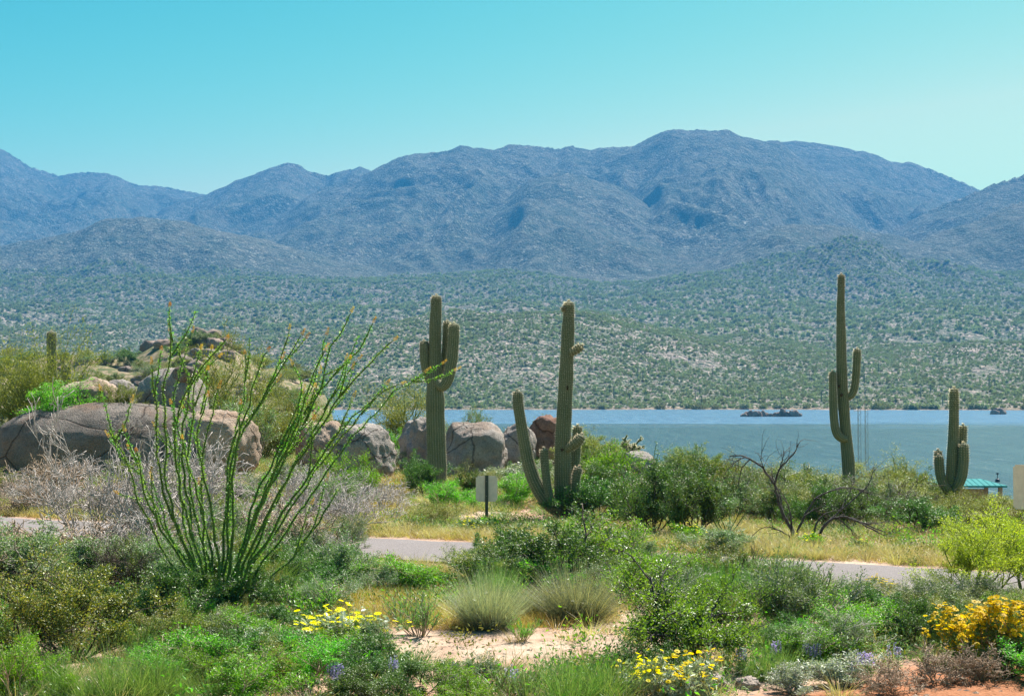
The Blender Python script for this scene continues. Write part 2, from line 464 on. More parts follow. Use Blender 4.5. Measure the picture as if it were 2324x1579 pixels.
# asphalt
s = NT("asphalt"); p = s.pos()
f = s.noise(45, 4, 0.8, p); g = s.noise(0.7, 4, 0.6, p); v = s.vor(60, p)
c = s.ramp(f, [(0.3, (0.125,0.115,0.112)), (0.55, (0.215,0.20,0.195)), (0.75, (0.36,0.34,0.33))])
c = s.mix(0.5, c, s.ramp(g, [(0.3, (0.8,0.78,0.76)), (0.7, (1,1,1))]), 'MULTIPLY')
M['asphalt'] = s.principled(c, 0.95, s.bump(s.math('ADD', f, v), 0.5, 0.01), 0.1)

# lake
s = NT("lake_water"); p = s.pos()
sep = s.n("ShaderNodeSeparateXYZ"); s.l(p, sep.inputs[0])
mp = s.n("ShaderNodeMapping"); mp.inputs["Scale"].default_value = (0.9, 0.45, 1.0); s.l(p, mp.inputs[0])
mp3 = s.n("ShaderNodeMapping"); mp3.inputs["Scale"].default_value = (0.35, 0.03, 1.0); s.l(p, mp3.inputs[0])
w3 = s.noise(1.0, 5, 0.8, mp3.outputs[0])
w1 = s.noise(1.1, 5, 0.75, mp.outputs[0]); w2 = s.noise(0.22, 3, 0.6, mp.outputs[0])
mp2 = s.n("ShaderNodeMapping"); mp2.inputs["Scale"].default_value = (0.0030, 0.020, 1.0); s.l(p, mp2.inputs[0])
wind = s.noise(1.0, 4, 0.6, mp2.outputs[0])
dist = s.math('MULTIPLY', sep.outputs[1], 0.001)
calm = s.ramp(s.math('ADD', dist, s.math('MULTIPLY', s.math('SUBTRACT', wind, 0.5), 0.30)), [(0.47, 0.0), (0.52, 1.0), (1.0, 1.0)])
b = s.n("ShaderNodeBump"); b.inputs["Distance"].default_value = 0.5
s.l(s.math('ADD', s.math('MULTIPLY', w3, 5.0), s.math('ADD', s.math('MULTIPLY', w1, 0.6), s.math('MULTIPLY', w2, 1.4))), b.inputs["Height"])
s.l(s.math('ADD', s.math('MULTIPLY', calm, 0.5), 0.3), b.inputs["Strength"])
pr = s.n("ShaderNodeBsdfPrincipled")
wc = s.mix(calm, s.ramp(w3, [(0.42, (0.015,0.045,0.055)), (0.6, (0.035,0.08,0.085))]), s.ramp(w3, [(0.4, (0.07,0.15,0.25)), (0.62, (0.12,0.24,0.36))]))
# foam line of a boat's wake
wy = s.math('ADD', sep.outputs[1], s.math('ADD', s.math('MULTIPLY', sep.outputs[0], 0.05), s.math('MULTIPLY', wind, 14.0)))
wk = s.ramp(s.math('ABSOLUTE', s.math('SUBTRACT', wy, 488.0)), [(0.0, 1.0), (0.9, 0.0)])
wk = s.math('MULTIPLY', wk, s.ramp(w3, [(0.40, 0.15), (0.55, 0.9)]))
wc = s.mix(wk, wc, (0.55, 0.62, 0.65))
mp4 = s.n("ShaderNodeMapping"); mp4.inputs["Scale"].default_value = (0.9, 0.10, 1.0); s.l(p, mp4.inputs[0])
glint_flecks = s.ramp(s.noise(1.0, 3, 0.7, mp4.outputs[0]), [(0.62, 0.0), (0.74, 0.4)])  # sun glints on the ripples, painted into the water colour as pale flecks
wc = s.mix(glint_flecks, wc, (0.42, 0.5, 0.52))
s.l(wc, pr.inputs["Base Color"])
pr.inputs["Roughness"].default_value = 0.22; pr.inputs["IOR"].default_value = 1.33
s.l(b.outputs[0], pr.inputs["Normal"]); s.l(pr.outputs[0], s.out.inputs[0])
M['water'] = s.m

# saguaro skin
s = NT("saguaro_skin"); at_ = s.n("ShaderNodeAttribute"); at_.attribute_name = "rib"
p = s.pos(); n = s.noise(3.0, 5, 0.6, p); f = s.noise(60, 3, 0.7, p)
skin = s.ramp(n, [(0.3, (0.085,0.115,0.06)), (0.7, (0.145,0.165,0.095))])
crest = s.ramp(f, [(0.35, (0.17,0.165,0.10)), (0.65, (0.30,0.28,0.19))])
c = s.mix(s.ramp(at_.outputs["Fac"], [(0.55, 0.0), (0.95, 0.8)]), skin, crest)
sep = s.n("ShaderNodeSeparateXYZ"); s.l(s.objc(), sep.inputs[0])
low = s.ramp(s.math('ADD', sep.outputs[2], s.math('MULTIPLY', n, 0.9)), [(0.3, 1.0), (1.2, 0.0)])
c = s.mix(s.math('MULTIPLY', low, 0.75), c, (0.17, 0.135, 0.10))
M['saguaro'] = s.principled(c, 0.75, s.bump(f, 0.4, 0.02), 0.2)
s = NT("saguaro_scar"); n = s.noise(20, 4, 0.6, s.pos())
M['scar'] = s.principled(s.ramp(n, [(0.3, (0.02,0.016,0.012)), (0.7, (0.09,0.065,0.045))]), 0.95, s.bump(n, 0.6, 0.03), 0.1)
M['spine'] = leaf_mat("spine", [(0.5,0.44,0.3),(0.66,0.6,0.44),(0.8,0.75,0.6)], 0.75, 0.04, (1,1,0.92))

def plain(name, col, rough=0.6, spec=0.3, metal=0.0, sc_=12, var=0.25):
    s = NT(name); n = s.noise(sc_, 5, 0.65, s.objc())
    lo = tuple(k * (1 - var) for k in col); hi = tuple(min(1, k * (1 + var)) for k in col)
    return s.principled(s.ramp(n, [(0.3, lo), (0.7, hi)]), rough, s.bump(n, 0.15, 0.01), spec, metal)
M['sign'] = plain("sign_back", (0.74,0.62,0.5), 0.6, 0.3, 0.0, 9, 0.12)
M['post'] = plain("post_green", (0.06,0.075,0.06), 0.55, 0.4, 0.3)
M['roof'] = plain("roof_turquoise", (0.015,0.20,0.20), 0.8, 0.15, 0.0, 3, 0.15)
M['wood'] = plain("wall_brown", (0.30,0.20,0.14), 0.8, 0.2, 0.0, 5, 0.2)
M['steel'] = plain("mast_steel", (0.22,0.23,0.24), 0.5, 0.5, 0.6)
M['buoy'] = plain("buoy_dark", (0.05,0.05,0.06), 0.5)

# ------------------------------------------------------------------ terrain
def fan(name, t0, t1, nt, ds, func, mat, smooth=True):
    ts = np.linspace(t0, t1, nt); D, T = np.meshgrid(ds, ts, indexing='ij')
    X = D * T; Z = func(X, D)
    V = np.stack([X, D, Z], -1).reshape(-1, 3)
    nd = len(ds); i = np.arange(nd - 1)[:, None] * nt; k = np.arange(nt - 1)[None, :]
    Q = np.stack([i + k, i + k + 1, i + nt + k + 1, i + nt + k], -1).reshape(-1, 4)
    return obj(name, mesh_np(name, V, [Q], [mat], smooth), kind='structure')

gd = np.concatenate([np.linspace(2, 60, 330), np.geomspace(60.5, 330, 170)])
fan("ground", -1.0, 1.0, 560, gd, ground, M['soil'])
# land behind and beside the camera, out of view
b_ = Buf()
xs = np.linspace(-260, 260, 40); ys = np.linspace(-200, 2.6, 24)
Y_, X_ = np.meshgrid(ys, xs, indexing='ij')
i = np.arange(23)[:, None] * 40; k = np.arange(39)[None, :]
b_.add(np.stack([X_, Y_, X_ * 0 - 0.25], -1).reshape(-1, 3), np.stack([i + k, i + k + 1, i + 40 + k + 1, i + 40 + k], -1).reshape(-1, 4))
obj("ground_behind", b_.mesh("ground_behind", M['soil'], True), kind='structure')

RIDGES = [  # (profile, crest depth, foot depth, exponent, spur amplitude, seed)
    ([(-700,300),(-200,290),(0,340),(60,375),(130,398),(200,388),(240,392),(300,415),(390,428),(465,440),(560,470),(700,520),(900,600)], 5600, 3600, 1.15, 0.30, 1.0),
    ([(200,600),(370,470),(465,440),(560,400),(610,380),(650,368),(675,372),(700,385),(735,397),(780,386),(815,377),(835,385),(860,400),(1000,470),(1200,560)], 4900, 3000, 1.15, 0.30, 7.0),
    ([(500,560),(700,445),(840,385),(940,355),(985,347),(1020,336),(1045,330),(1080,337),(1120,343),(1180,332),(1225,328),(1262,337),(1300,332),(1340,343),(1400,334),(1440,330),(1480,314),(1530,296),(1585,290),(1650,299),(1720,318),(1770,326),(1800,350),(1900,420),(2100,560),(2300,640)], 4300, 2700, 1.2, 0.34, 3.0),
    ([(1500,460),(1700,360),(1780,325),(1850,323),(1890,328),(1960,345),(2000,360),(2050,370),(2080,370),(2130,385),(2225,430),(2330,480),(2600,560)], 4900, 3300, 1.1, 0.30, 11.0),
    ([(1900,600),(2030,520),(2120,475),(2225,430),(2324,393),(2500,330),(2900,280),(3400,330)], 3700, 2600, 1.1, 0.28, 5.0),
    ([(850,600),(1000,530),(1090,478),(1150,448),(1200,410),(1270,388),(1330,398),(1400,422),(1480,470),(1560,530),(1680,600)], 3650, 2450, 1.2, 0.30, 9.0),
    ([(-900,470),(-300,520),(0,558),(60,545),(150,528),(240,500),(320,492),(380,500),(430,512),(520,528),(620,550),(760,590),(900,620)], 3050, 2200, 1.15, 0.26, 13.0),
    ([(1520,640),(1600,590),(1700,540),(1760,515),(1800,507),(1870,510),(1940,520),(2020,530),(2100,555),(2200,600),(2300,650)], 2950, 2250, 1.1, 0.28, 15.0),
    ([(1690,660),(1790,590),(1850,558),(1900,540),(1935,533),(1990,548),(2040,580),(2110,620),(2200,660)], 2600, 2100, 1.1, 0.28, 19.0),
    ([(1950,640),(2040,565),(2150,520),(2250,485),(2330,455),(2600,380),(3200,360)], 3050, 2150, 1.15, 0.30, 17.0),
]
def base_far(px, d):
    z = np.interp(d, [0, 815, 851, 880, 1000, 1300, 1650, 2000, 2600, 3300, 4500, 9000], [-16, -16, -9.3, -6.5, 5, 43, 78, 120, 205, 300, 330, 250])
    return z
def far_h(X, D):
    t = X / D; px = 1162 + F * t
    wob = 22 * noise(X / 210.0, 0 * X + 4.4) + 8 * noise(X / 55.0, 0 * X + 8.8)
    Dd = D + wob * sstep(2200, 900, D)
    z = base_far(px, Dd)
    rise = sstep(870, 1500, D)
    z = z + rise * (16 * fbm(X / 260, D / 330, 1.7, 4) + 2.0 * fbm(X / 40, D / 55, 9.3, 4)) + sstep(855, 900, D) * 1.6 * fbm(X / 28, D / 40, 2.2, 3)
    z = z + sstep(1400, 2400, D) * 22 * (ridged(X / 420, D / 600, 6.1, 4) - 0.55)
    # the nearer hill beyond the lake
    hp = np.interp(px, [560, 700, 800, 900, 1050, 1200, 1350, 1500, 1700], [0, 0.35, 0.75, 0.95, 1.0, 0.9, 0.7, 0.35, 0])
    z = z + 30 * hp * np.where(D < 1260, sstep(880, 1260, D), sstep(1560, 1260, D)) * (1 + 0.15 * fbm(X / 120, D / 120, 3.3, 3))
    hs = [z]
    for prof, dc, df, ex, amp, seed in RIDGES:
        p = np.array(prof, float)
        py = np.interp(px, p[:, 0], p[:, 1], left=p[0, 1] + 120, right=p[-1, 1] + 120)
        dcw = dc * (1 + 0.035 * noise(t * 9 + seed, 0 * t + seed))
        zc = CAMZ + dcw * el(py) + 9 * noise(X / 130.0, 0 * X + seed) + 3.0 * noise(X / 35.0, 0 * X + seed)
        zb = base_far(px, np.full_like(D, df)) - 30
        u = np.clip((D - df) / (dcw - df), 0, 2.2)
        front = zb + (zc - zb) * np.power(np.minimum(u, 1.0), ex)
        hgt = np.maximum(zc - zb, 0)
        wx = X + 160 * noise(X / 500, D / 500, seed + 2); wy = D + 160 * noise(X / 500 + 9, D / 500, seed + 4)
        spur = ridged(wx / 430, wy / 1050, seed, 5, 0.52) - 0.62
        small = ridged(wx / 120, wy / 190, seed + 3, 4, 0.55) - 0.6
        w = np.clip(1 - np.abs(u - 0.52) / 0.52, 0, 1) ** 0.7
        front = front + hgt * amp * 1.05 * spur * w + 17 * small * np.clip(w * 2, 0, 1)
        back = zc - np.maximum(D - dcw, 0) * 0.42
        h = np.where(D < dcw, front, back)
        h = np.where(u <= 0, -1e3, h)
        hs.append(h)
    H = hs[0]
    for h in hs[1:]:
        k = 14.0
        e = np.clip(0.5 + 0.5 * (h - H) / k, 0, 1)
        H = H + (h - H) * e + k * e * (1 - e)
    return H
HILL_D = np.geomspace(818, 2200, 330)
MTN_D = np.linspace(2200, 6600, 500)
fan("far_shore_hills", -0.56, 0.56, 640, HILL_D, far_h, M['far'])
fan("mountain_range", -0.56, 0.56, 760, MTN_D, far_h, M['far'])

b_ = Buf()
ws = np.linspace(-1100, 1100, 60); wd = np.linspace(120, 900, 30)
Y_, X_ = np.meshgrid(wd, ws, indexing='ij')
i = np.arange(29)[:, None] * 60; k = np.arange(59)[None, :]
b_.add(np.stack([X_, Y_, X_ * 0 - 9.2], -1).reshape(-1, 3), np.stack([i + k, i + k + 1, i + 60 + k + 1, i + 60 + k], -1).reshape(-1, 4))
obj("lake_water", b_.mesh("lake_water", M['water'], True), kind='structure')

# road: a strip draped a few mm over the ground
def road_y(x): return 23.95 - 0.49 * (x + 0.6)
b_ = Buf()
xs = np.linspace(-34, 22, 240); rows = np.linspace(-1, 1, 9)
nrm = np.array([0.44, 0.898])
V = []
for x in xs:
    for r in rows:
        e = 0.10 * noise(np.array([x * 1.7]), np.array([r * 3.0]))[0] + 0.05 * noise(np.array([x * 6]), np.array([r * 3.0]))[0]
        w = 1.35 + (e if abs(r) == 1 else 0)
        q = np.array([x, road_y(x)]) + nrm * w * r
        V.append((q[0], q[1], 0))
V = np.array(V)
V[:, 2] = ground(V[:, 0], V[:, 1]) + 0.035 + 0.03 * (1 - np.tile(np.abs(rows), len(xs)) ** 2)
i = np.arange(239)[:, None] * 9; k = np.arange(8)[None, :]
b_.add(V, np.stack([i + k, i + 9 + k, i + 9 + k + 1, i + k + 1], -1).reshape(-1, 4))
obj("road", b_.mesh("road", M['asphalt'], True), kind='structure')

# ------------------------------------------------------------------ air
hz = Buf(); box(hz, (0, 3150, 430), (7700, 7400, 960))
s = NT("haze_air")
pv = s.n("ShaderNodeVolumePrincipled")
pv.inputs["Color"].default_value = (0.06, 0.36, 0.80, 1)
pv.inputs["Density"].default_value = 0.00015
pv.inputs["Anisotropy"].default_value = 0.0
s.l(pv.outputs[0], s.out.inputs["Volume"])
hzo = obj("haze", hz.mesh("haze", s.m), kind='stuff')

# ------------------------------------------------------------------ boulders
def ico(sub):
    import bmesh
    bm = bmesh.new(); bmesh.ops.create_icosphere(bm, subdivisions=sub, radius=1.0)
    V = np.array([v.co[:] for v in bm.verts]); Fc = np.array([[v.index for v in f.verts] for f in bm.faces]); bm.free()
    return V, Fc
ICO = {k: ico(k) for k in (1, 2, 3, 4, 5)}

def rock_mesh(name, dims, seed, mat, sub=5, rough=0.13, cuts=4, power=2.6):
    rng = np.random.RandomState(seed)
    V, Fc = ICO[sub]; V = V.copy()
    # squarer than a ball
    V = V / (np.sum(np.abs(V) ** power, 1) ** (1 / power))[:, None]
    for _ in range(cuts):
        n = rng.normal(size=3); n[2] = abs(n[2]) * 0.8 + 0.05; n /= np.linalg.norm(n)
        dcut = rng.uniform(0.72, 0.95)
        e = V @ n - dcut
        V = V - n * (np.maximum(e, 0) * 0.85)[:, None]
    N = V / np.linalg.norm(V, axis=1)[:, None]
    o = seed * 3.7
    V = V + N * (rough * fbm(V[:, 0] * 1.3 + o, V[:, 1] * 1.3, V[:, 2] * 1.3, 5, 0.55) + (0.03 if cuts == 3 else 0.08) * (ridged(V[:, 0] * 3.3 + o, V[:, 1] * 3.3, V[:, 2] * 3.3, 4) - 0.6))[:, None]
    V = V * np.array(dims)[None] * 0.5
    return mesh_np(name, V, [Fc], [mat], True)

def boulder(px0, px1, py0, py1, d, label, mat='granite', seed=0, depth=None, power=2.6, rough=0.13, cuts=4, tilt=0.0, group="granite boulders on the rise", drop=True):
    """outline px0..px1, py0..py1 at depth d; the lowest fifth sinks in the ground"""
    a = at(px0, py0, d); b = at(px1, py1, d)
    w = b.x - a.x; h = a.z - b.z
    dp = depth or w * 0.8
    top = a.z + h * 0.025; bot = min(a.z - h * 1.22, gz(a.x + w / 2, d) - 0.25 if drop else 99)
    me = rock_mesh("boulder", (w * 1.02, dp, top - bot), seed, M[mat], 5, rough, cuts, power)
    o = obj("boulder", me, None, label, "boulder", group, None, (a.x + w / 2, d + dp * 0.25, (top + bot) / 2))
    o.rotation_euler = (0, tilt, 0)
    return o

boulder(-90, 540, 922, 1175, 41.0, "huge dark sloping granite slab under the stacked boulders at the left", 'granite_slab', 3, 3.8, 2.25, 0.05, 3, 0.0)
boulder(132, 262, 860, 950, 43.0, "tan flat-topped boulder beside the bright green shrub on the slab", 'granite_tan', 5, 1.6, drop=False)
boulder(225, 308, 861, 930, 44.6, "small pale rounded boulder behind the dark tuft on the slab", 'granite', 8, 1.1, 2.1, 0.08, drop=False)
boulder(304, 464, 838, 955, 43.0, "large round grey boulder standing on the slab with a capstone on it", 'granite', 11, 1.9, 2.3, 0.07, 3, drop=False)
boulder(392, 448, 828, 862, 42.8, "small capstone resting on top of the large round grey boulder", 'granite_slab', 14, 0.7, 2.4, drop=False)
boulder(395, 585, 930, 1035, 41.0, "pale domed boulder right of the slab behind the ocotillo", 'granite_tan', 17, 1.9, 2.2, 0.08)
boulder(670, 782, 951, 1040, 43.5, "tan rounded boulder seen through the right side of the ocotillo", 'granite_tan', 21, 1.4, 2.3)
boulder(745, 895, 965, 1062, 42.0, "grey domed boulder left of the shrub beside the two-armed tall saguaro", 'granite', 24, 1.6, 2.2, 0.09)
boulder(908, 1010, 957, 1055, 44.6, "jagged pale boulder just behind the trunk of the three-armed saguaro", 'granite', 27, 1.4, 3.0, 0.2)
boulder(985, 1145, 962, 1070, 43.6, "broad grey block boulder right of the three-armed saguaro trunk", 'granite', 31, 2.0, 3.2, 0.09)
boulder(1185, 1300, 947, 1060, 47.0, "dark reddish peaked boulder behind the many-armed saguaro", 'granite_red', 35, 1.5, 2.2, 0.14)
boulder(1130, 1215, 965, 1040, 46.0, "grey low boulder between block boulder and reddish boulder", 'granite', 38, 1.2)
boulder(1392, 1492, 1026, 1092, 36.0, "small pale boulder under the lone cholla in the thicket", 'granite', 41, 1.0, 2.3, 0.1)
for k, (px, py, w, h, lab) in enumerate([(1624, 1566, 66, 30, "flat grey stone slab lying left of the broken rock at the bottom edge"), (1700, 1560, 52, 26, "broken grey rock at the edge of the red dirt")]):
    q = hit(px, py); pm = F / q.y
    me = rock_mesh("stone", (w / pm, 0.25, h * 1.5 / pm), 50 + k, M['granite'], 4, 0.22, 6, 3.2)
    o = obj("stone", me, None, lab, "stone", None, None, (q.x, q.y, q.z + h * 0.3 / pm)); o.rotation_euler = (0.1, 0.28, 0.2)

# rocks in the lake
def outcrop(px0, px1, top, d, n, label, seed):
    rng = np.random.RandomState(seed)
    c = at((px0 + px1) / 2, 947, d); w = (px1 - px0) / F * d
    t = thing("rock_outcrop", label, "rock outcrop", (c.x, d, -9.2), "rocks standing in the lake")
    for k in range(n):
        x = -w / 2 + w * (k + 0.5) / n; h = (947 - top) / F * d * (0.65 + 0.5 * rng.rand()) * (1 - 0.55 * abs(2 * x / w) ** 2)
        me = rock_mesh("rock", (w / n * 1.9, w / n * 1.7, h * 2.0), seed + k, M['rock_far'], 3, 0.25, 4, 2.8)
        obj("rock", me, t, loc=(x, rng.uniform(-2, 2), 0.1))
outcrop(1683, 1752, 932, 640, 8, "reddish low rock island in the lake, the left one of the pair", 60)
outcrop(1757, 1816, 930, 640, 7, "brownish low rock island in the lake, the right one of the pair", 80)
outcrop(2250, 2282, 930, 700, 3, "tiny dark rock breaking the water near the far shore at the right", 95)

# ------------------------------------------------------------------ saguaros
def smooth_path(P, R, step):
    P = np.asarray(P, float); R = np.asarray(R, float)
    seg = np.linalg.norm(np.diff(P, axis=0), axis=1); s_ = np.concatenate([[0], np.cumsum(seg)])
    n = max(6, int(s_[-1] / step)); q = np.linspace(0, s_[-1], n)
    out = np.stack([np.interp(q, s_, P[:, k]) for k in range(3)], 1); r = np.interp(q, s_, R)
    for _ in range(max(2, int(0.12 / step))):
        out[1:-1] = (out[:-2] + 2 * out[1:-1] + out[2:]) / 4; r[1:-1] = (r[:-2] + 2 * r[1:-1] + r[2:]) / 4
    return out, r

def cactus_column(P, R, ribs, rng, spines=True, step=0.05):
    """ribbed column along P (base to tip); returns (body mesh, spine mesh)"""
    P, R = smooth_path(P, R, step)
    n = len(P)
    s_ = np.concatenate([[0], np.cumsum(np.linalg.norm(np.diff(P, axis=0), axis=1))])
    L = s_[-1]; rt = R[-1] * 1.0
    # round the tip
    dtip = L - s_
    capf = np.where(dtip < rt, np.sqrt(np.clip(1 - (1 - dtip / rt) ** 2, 0.0, 1)), 1.0)
    R = R * capf * (1 + 0.025 * noise(s_ * 2.2, 0 * s_ + rng.rand() * 50) + 0.03 * noise(s_ * 0.8, 0 * s_ + rng.rand() * 50))
    extra = [0.985, 1.0]
    sides = ribs * 4
    ang = np.arange(sides) / sides * 2 * math.pi
    prof = np.cos(ang * ribs); rf = 1 + 0.05 * prof
    T = np.gradient(P, axis=0)
    a0, b0 = frame(T[0]); V = []; A = []
    for i in range(n):
        t = T[i] / np.linalg.norm(T[i]); a0 = a0 - t * np.dot(a0, t); a0 /= np.linalg.norm(a0); b0 = np.cross(t, a0)
        V.append(P[i] + max(R[i], 0.002) * rf[:, None] * (np.cos(ang)[:, None] * a0 + np.sin(ang)[:, None] * b0)); A.append((a0.copy(), b0.copy(), t))
    V = np.concatenate(V)
    i = np.arange(n - 1)[:, None] * sides; k = np.arange(sides)[None, :]; k2 = (k + 1) % sides
    Q = np.stack([i + k, i + k2, i + sides + k2, i + sides + k], -1).reshape(-1, 4)
    me = mesh_np("column", V, [Q], [M['saguaro']], True)
    att = me.attributes.new("rib", 'FLOAT', 'POINT')
    att.data.foreach_set("value", np.tile((prof + 1) / 2, n).astype(np.float32))
    if not spines: return me, None
    sp = []
    for i in range(1, n):
        a0, b0, t = A[i]
        th = (np.arange(ribs) / ribs) * 2 * math.pi
        rad = np.cos(th)[:, None] * a0 + np.sin(th)[:, None] * b0
        tan = -np.sin(th)[:, None] * a0 + np.cos(th)[:, None] * b0
        base = P[i] + R[i] * 1.045 * rad
        tipness = 1.0 + 1.2 * max(0, 1 - dtip[i] / 0.5)
        for _ in range(2 if dtip[i] > 0.4 else 6):
            dr = rad * rng.uniform(0.5, 1, (ribs, 1)) + tan * rng.uniform(-0.9, 0.9, (ribs, 1)) + t * rng.uniform(-0.7, 0.9, (ribs, 1))
            ln = rng.uniform(0.026, 0.05, (ribs, 1)) * tipness ** 0.3
            w = tan * 0.0026 + t * 0.002
            sp.append(np.stack([base - w, base + w, base + dr * ln], 1))
    sp = np.concatenate(sp); 
    sm = mesh_np("spines", sp.reshape(-1, 3), [np.arange(len(sp) * 3).reshape(-1, 3)], [M['spine']], False)
    return me, sm

def saguaro(label, d, base_py, trunk, arms, ribs=20, seed=1, scars=()):
    """trunk, arms: lists of (px, py, radius px[, depth offset]) from the base up"""
    rng = np.random.RandomState(seed)
    bx = at(trunk[0][0], base_py, d); base = Vector((bx.x, d, gz(bx.x, d)))
    t = thing("saguaro", label, "saguaro", base, "tall saguaro cacti standing in the desert")
    def conv(lst, dflt=0.0):
        P = []; R = []
        for q in lst:
            off = q[3] if len(q) > 3 else dflt
            w = at(q[0], q[1], d + off); P.append(np.array(w - base)); R.append(q[2] / F * (d + off))
        return P, R
    P, R = conv(trunk)
    P.insert(0, np.array([P[0][0], P[0][1], -0.15])); R.insert(0, R[0])
    me, sm = cactus_column(P, R, ribs, rng)
    me.name = "trunk"; tr = obj("trunk", me, t); obj("spines", sm, tr, kind='stuff')
    for a in arms:
        P, R = conv(a)
        me, sm = cactus_column(P, R, max(10, ribs - 6), rng)
        ar = obj("arm", me, t); obj("spines", sm, ar, kind='stuff')
    for (px, py, r, off, z) in scars:
        w = at(px, py, d + off) - base; rr = r / F * d
        me = rock_mesh("scar", (2 * rr, rr * 0.9, 2 * rr * z), int(px), M['scar'], 3, 0.2, 0, 2.0)
        obj("scar", me, t, loc=w)
    return t

saguaro("stout saguaro with one thin left arm and two long right arms", 40.0, 1100,
    [(993,1100,19),(992,1060,21),(990,1000,20.5),(988,940,20),(988,905,20),(987,880,17.5),(987,850,16),(987,800,13.5),(988,740,13),(990,700,12),(990.4,668,11)],
    [[(984,880,7),(974,862,9),(968,840,10),(964,815,10.5),(963,790,10),(962.6,771,9.5)],
     [(992,866,8,-0.15),(1004,880,10,-0.25),(1014,868,12,-0.25),(1021,845,12.5,-0.25),(1027,808,12.5,-0.25),(1030,765,12,-0.25),(1031,731,11,-0.25)],
     [(994,872,7,0.2),(1004,856,9,0.3),(1009,825,9.5,0.3),(1013,790,9.5,0.3),(1015,750,9.5,0.3),(1015.6,726,9,0.3)]], 22, 1,
    [(1003,880,4,-0.27,1.0)])
saguaro("many-armed saguaro with a long curved left arm and one stub arm high on its right", 31.0, 1180,
    [(1282,1182,19),(1281,1150,20),(1279,1120,20),(1277,1075,18.5),(1277.5,1000,16.5),(1281,930,16),(1283.5,880,15.5),(1285,850,16),(1286,825,14.5),(1288,780,14),(1289.5,740,13.5),(1291,712,11.5),(1291,682,11.5)],
    [[(1286,704,4,-0.05),(1279,702,5,-0.05),(1274,699,5,-0.05)],
     [(1292,801,7,-0.1),(1304,797,8.5,-0.15),(1316,789,8.5,-0.18),(1323,782,8,-0.2)],
     [(1274,1160,15,-0.1),(1255,1150,16.5,-0.15),(1240,1135,16.5,-0.15),(1224,1112,16,-0.15),(1210,1085,15,-0.15),(1199,1050,14,-0.15),(1190,1005,13,-0.15),(1182.5,960,12,-0.15),(1176,920,11.5,-0.15),(1174.4,884,10.5,-0.15)],
     [(1270,1160,7,-0.3),(1255,1146,8.5,-0.3),(1246,1125,9,-0.3),(1241,1097,9.2,-0.3),(1236,1050,9,-0.3),(1234.5,1015,8.3,-0.3)],
     [(1290,1160,8,0.3),(1303,1140,10,0.35),(1304,1090,10.5,0.35),(1306,1030,10.5,0.35),(1309,995,10.5,0.35),(1311.6,963,10,0.35)],
     [(1288,1018,8,-0.15),(1298,1011,10,-0.25),(1310,1003,10.5,-0.3),(1319,993,10,-0.3),(1322,984,9.5,-0.3)],
     [(1290,1172,7,-0.1),(1302,1155,8,-0.2),(1306,1120,8.5,-0.2),(1307,1090,8.5,-0.2),(1310,1070,8.5,-0.2),(1316,1057,8,-0.2)]], 22, 2,
    [(1279,1148,15,-0.16,0.6),(1283,1165,12,-0.16,0.6),(1276,1020,4,-0.16,1.0),(1288,880,2.5,-0.16,2.0)])
saguaro("tallest slender saguaro with one arm on each side, rising from the thicket before the lake", 40.0, 1165,
    [(1929,1175,12.5),(1928,1130,13),(1927,1092,13.5),(1925,1045,14),(1921,1005,13),(1918,965,11.5),(1915,925,12),(1912,885,11.2),(1910,830,10.8),(1909,760,10.3),(1908,700,8.5),(1909,660,7.8),(1909.7,620.6,7)],
    [[(1920,996,8,-0.1),(1909,995,9,-0.15),(1900,986,9.3,-0.15),(1895,970,9.2,-0.15),(1892,940,9,-0.15),(1890.4,890,8.3,-0.15),(1889.7,841,7.5,-0.15)],
     [(1918,903,7),(1928,901,7.5),(1936,892,8.2),(1941,872,8.5),(1944,835,8.5),(1946,789,8)]], 18, 3,
    [(1910,896,3.2,-0.15,1.2),(1904,876,2.2,-0.14,1.5)])
saguaro("shortest of the four standing saguaros, with clustered arms, in front of the turquoise roof", 32.0, 1171,
    [(2161,1185,15),(2161,1140,15),(2161,1100,14.5),(2162,1055,13.2),(2164,1000,11.8),(2165,950,10.5),(2165.3,905,9.6),(2165.6,878,8.5)],
    [[(2158,1120,9,-0.1),(2147,1108,10,-0.15),(2137,1092,10.3,-0.15),(2132,1065,10,-0.15),(2130.8,1030,9.5,-0.15)],
     [(2150,1112,7,0.15),(2135,1085,8.5,0.2),(2129,1050,8.8,0.2),(2129,1019,8,0.2)],
     [(2164,1116,9,-0.1),(2174,1102,11,-0.18),(2183,1080,11.5,-0.18),(2187,1045,11.3,-0.18),(2187,1003,10,-0.18)],
     [(2168,1080,7,0.1),(2178,1050,8.5,0.15),(2184,1010,9,0.15),(2186,962,8.5,0.15)]], 18, 4)
saguaro("plain armless saguaro in the yellow-green palo verde at the far left", 52.0, 930,
    [(119,960,10),(119,900,10.5),(118,840,10.5),(117,790,10.5),(117,750,10)], [], 18, 5)
saguaro("short armless saguaro stub right of the taller one at the far left", 53.0, 930,
    [(151,960,9),(151,900,9.5),(150,850,9.8),(150,824,9.5)], [], 18, 6)

# ------------------------------------------------------------------ plant prototypes
def unit(v): return v / (np.linalg.norm(v) + 1e-9)

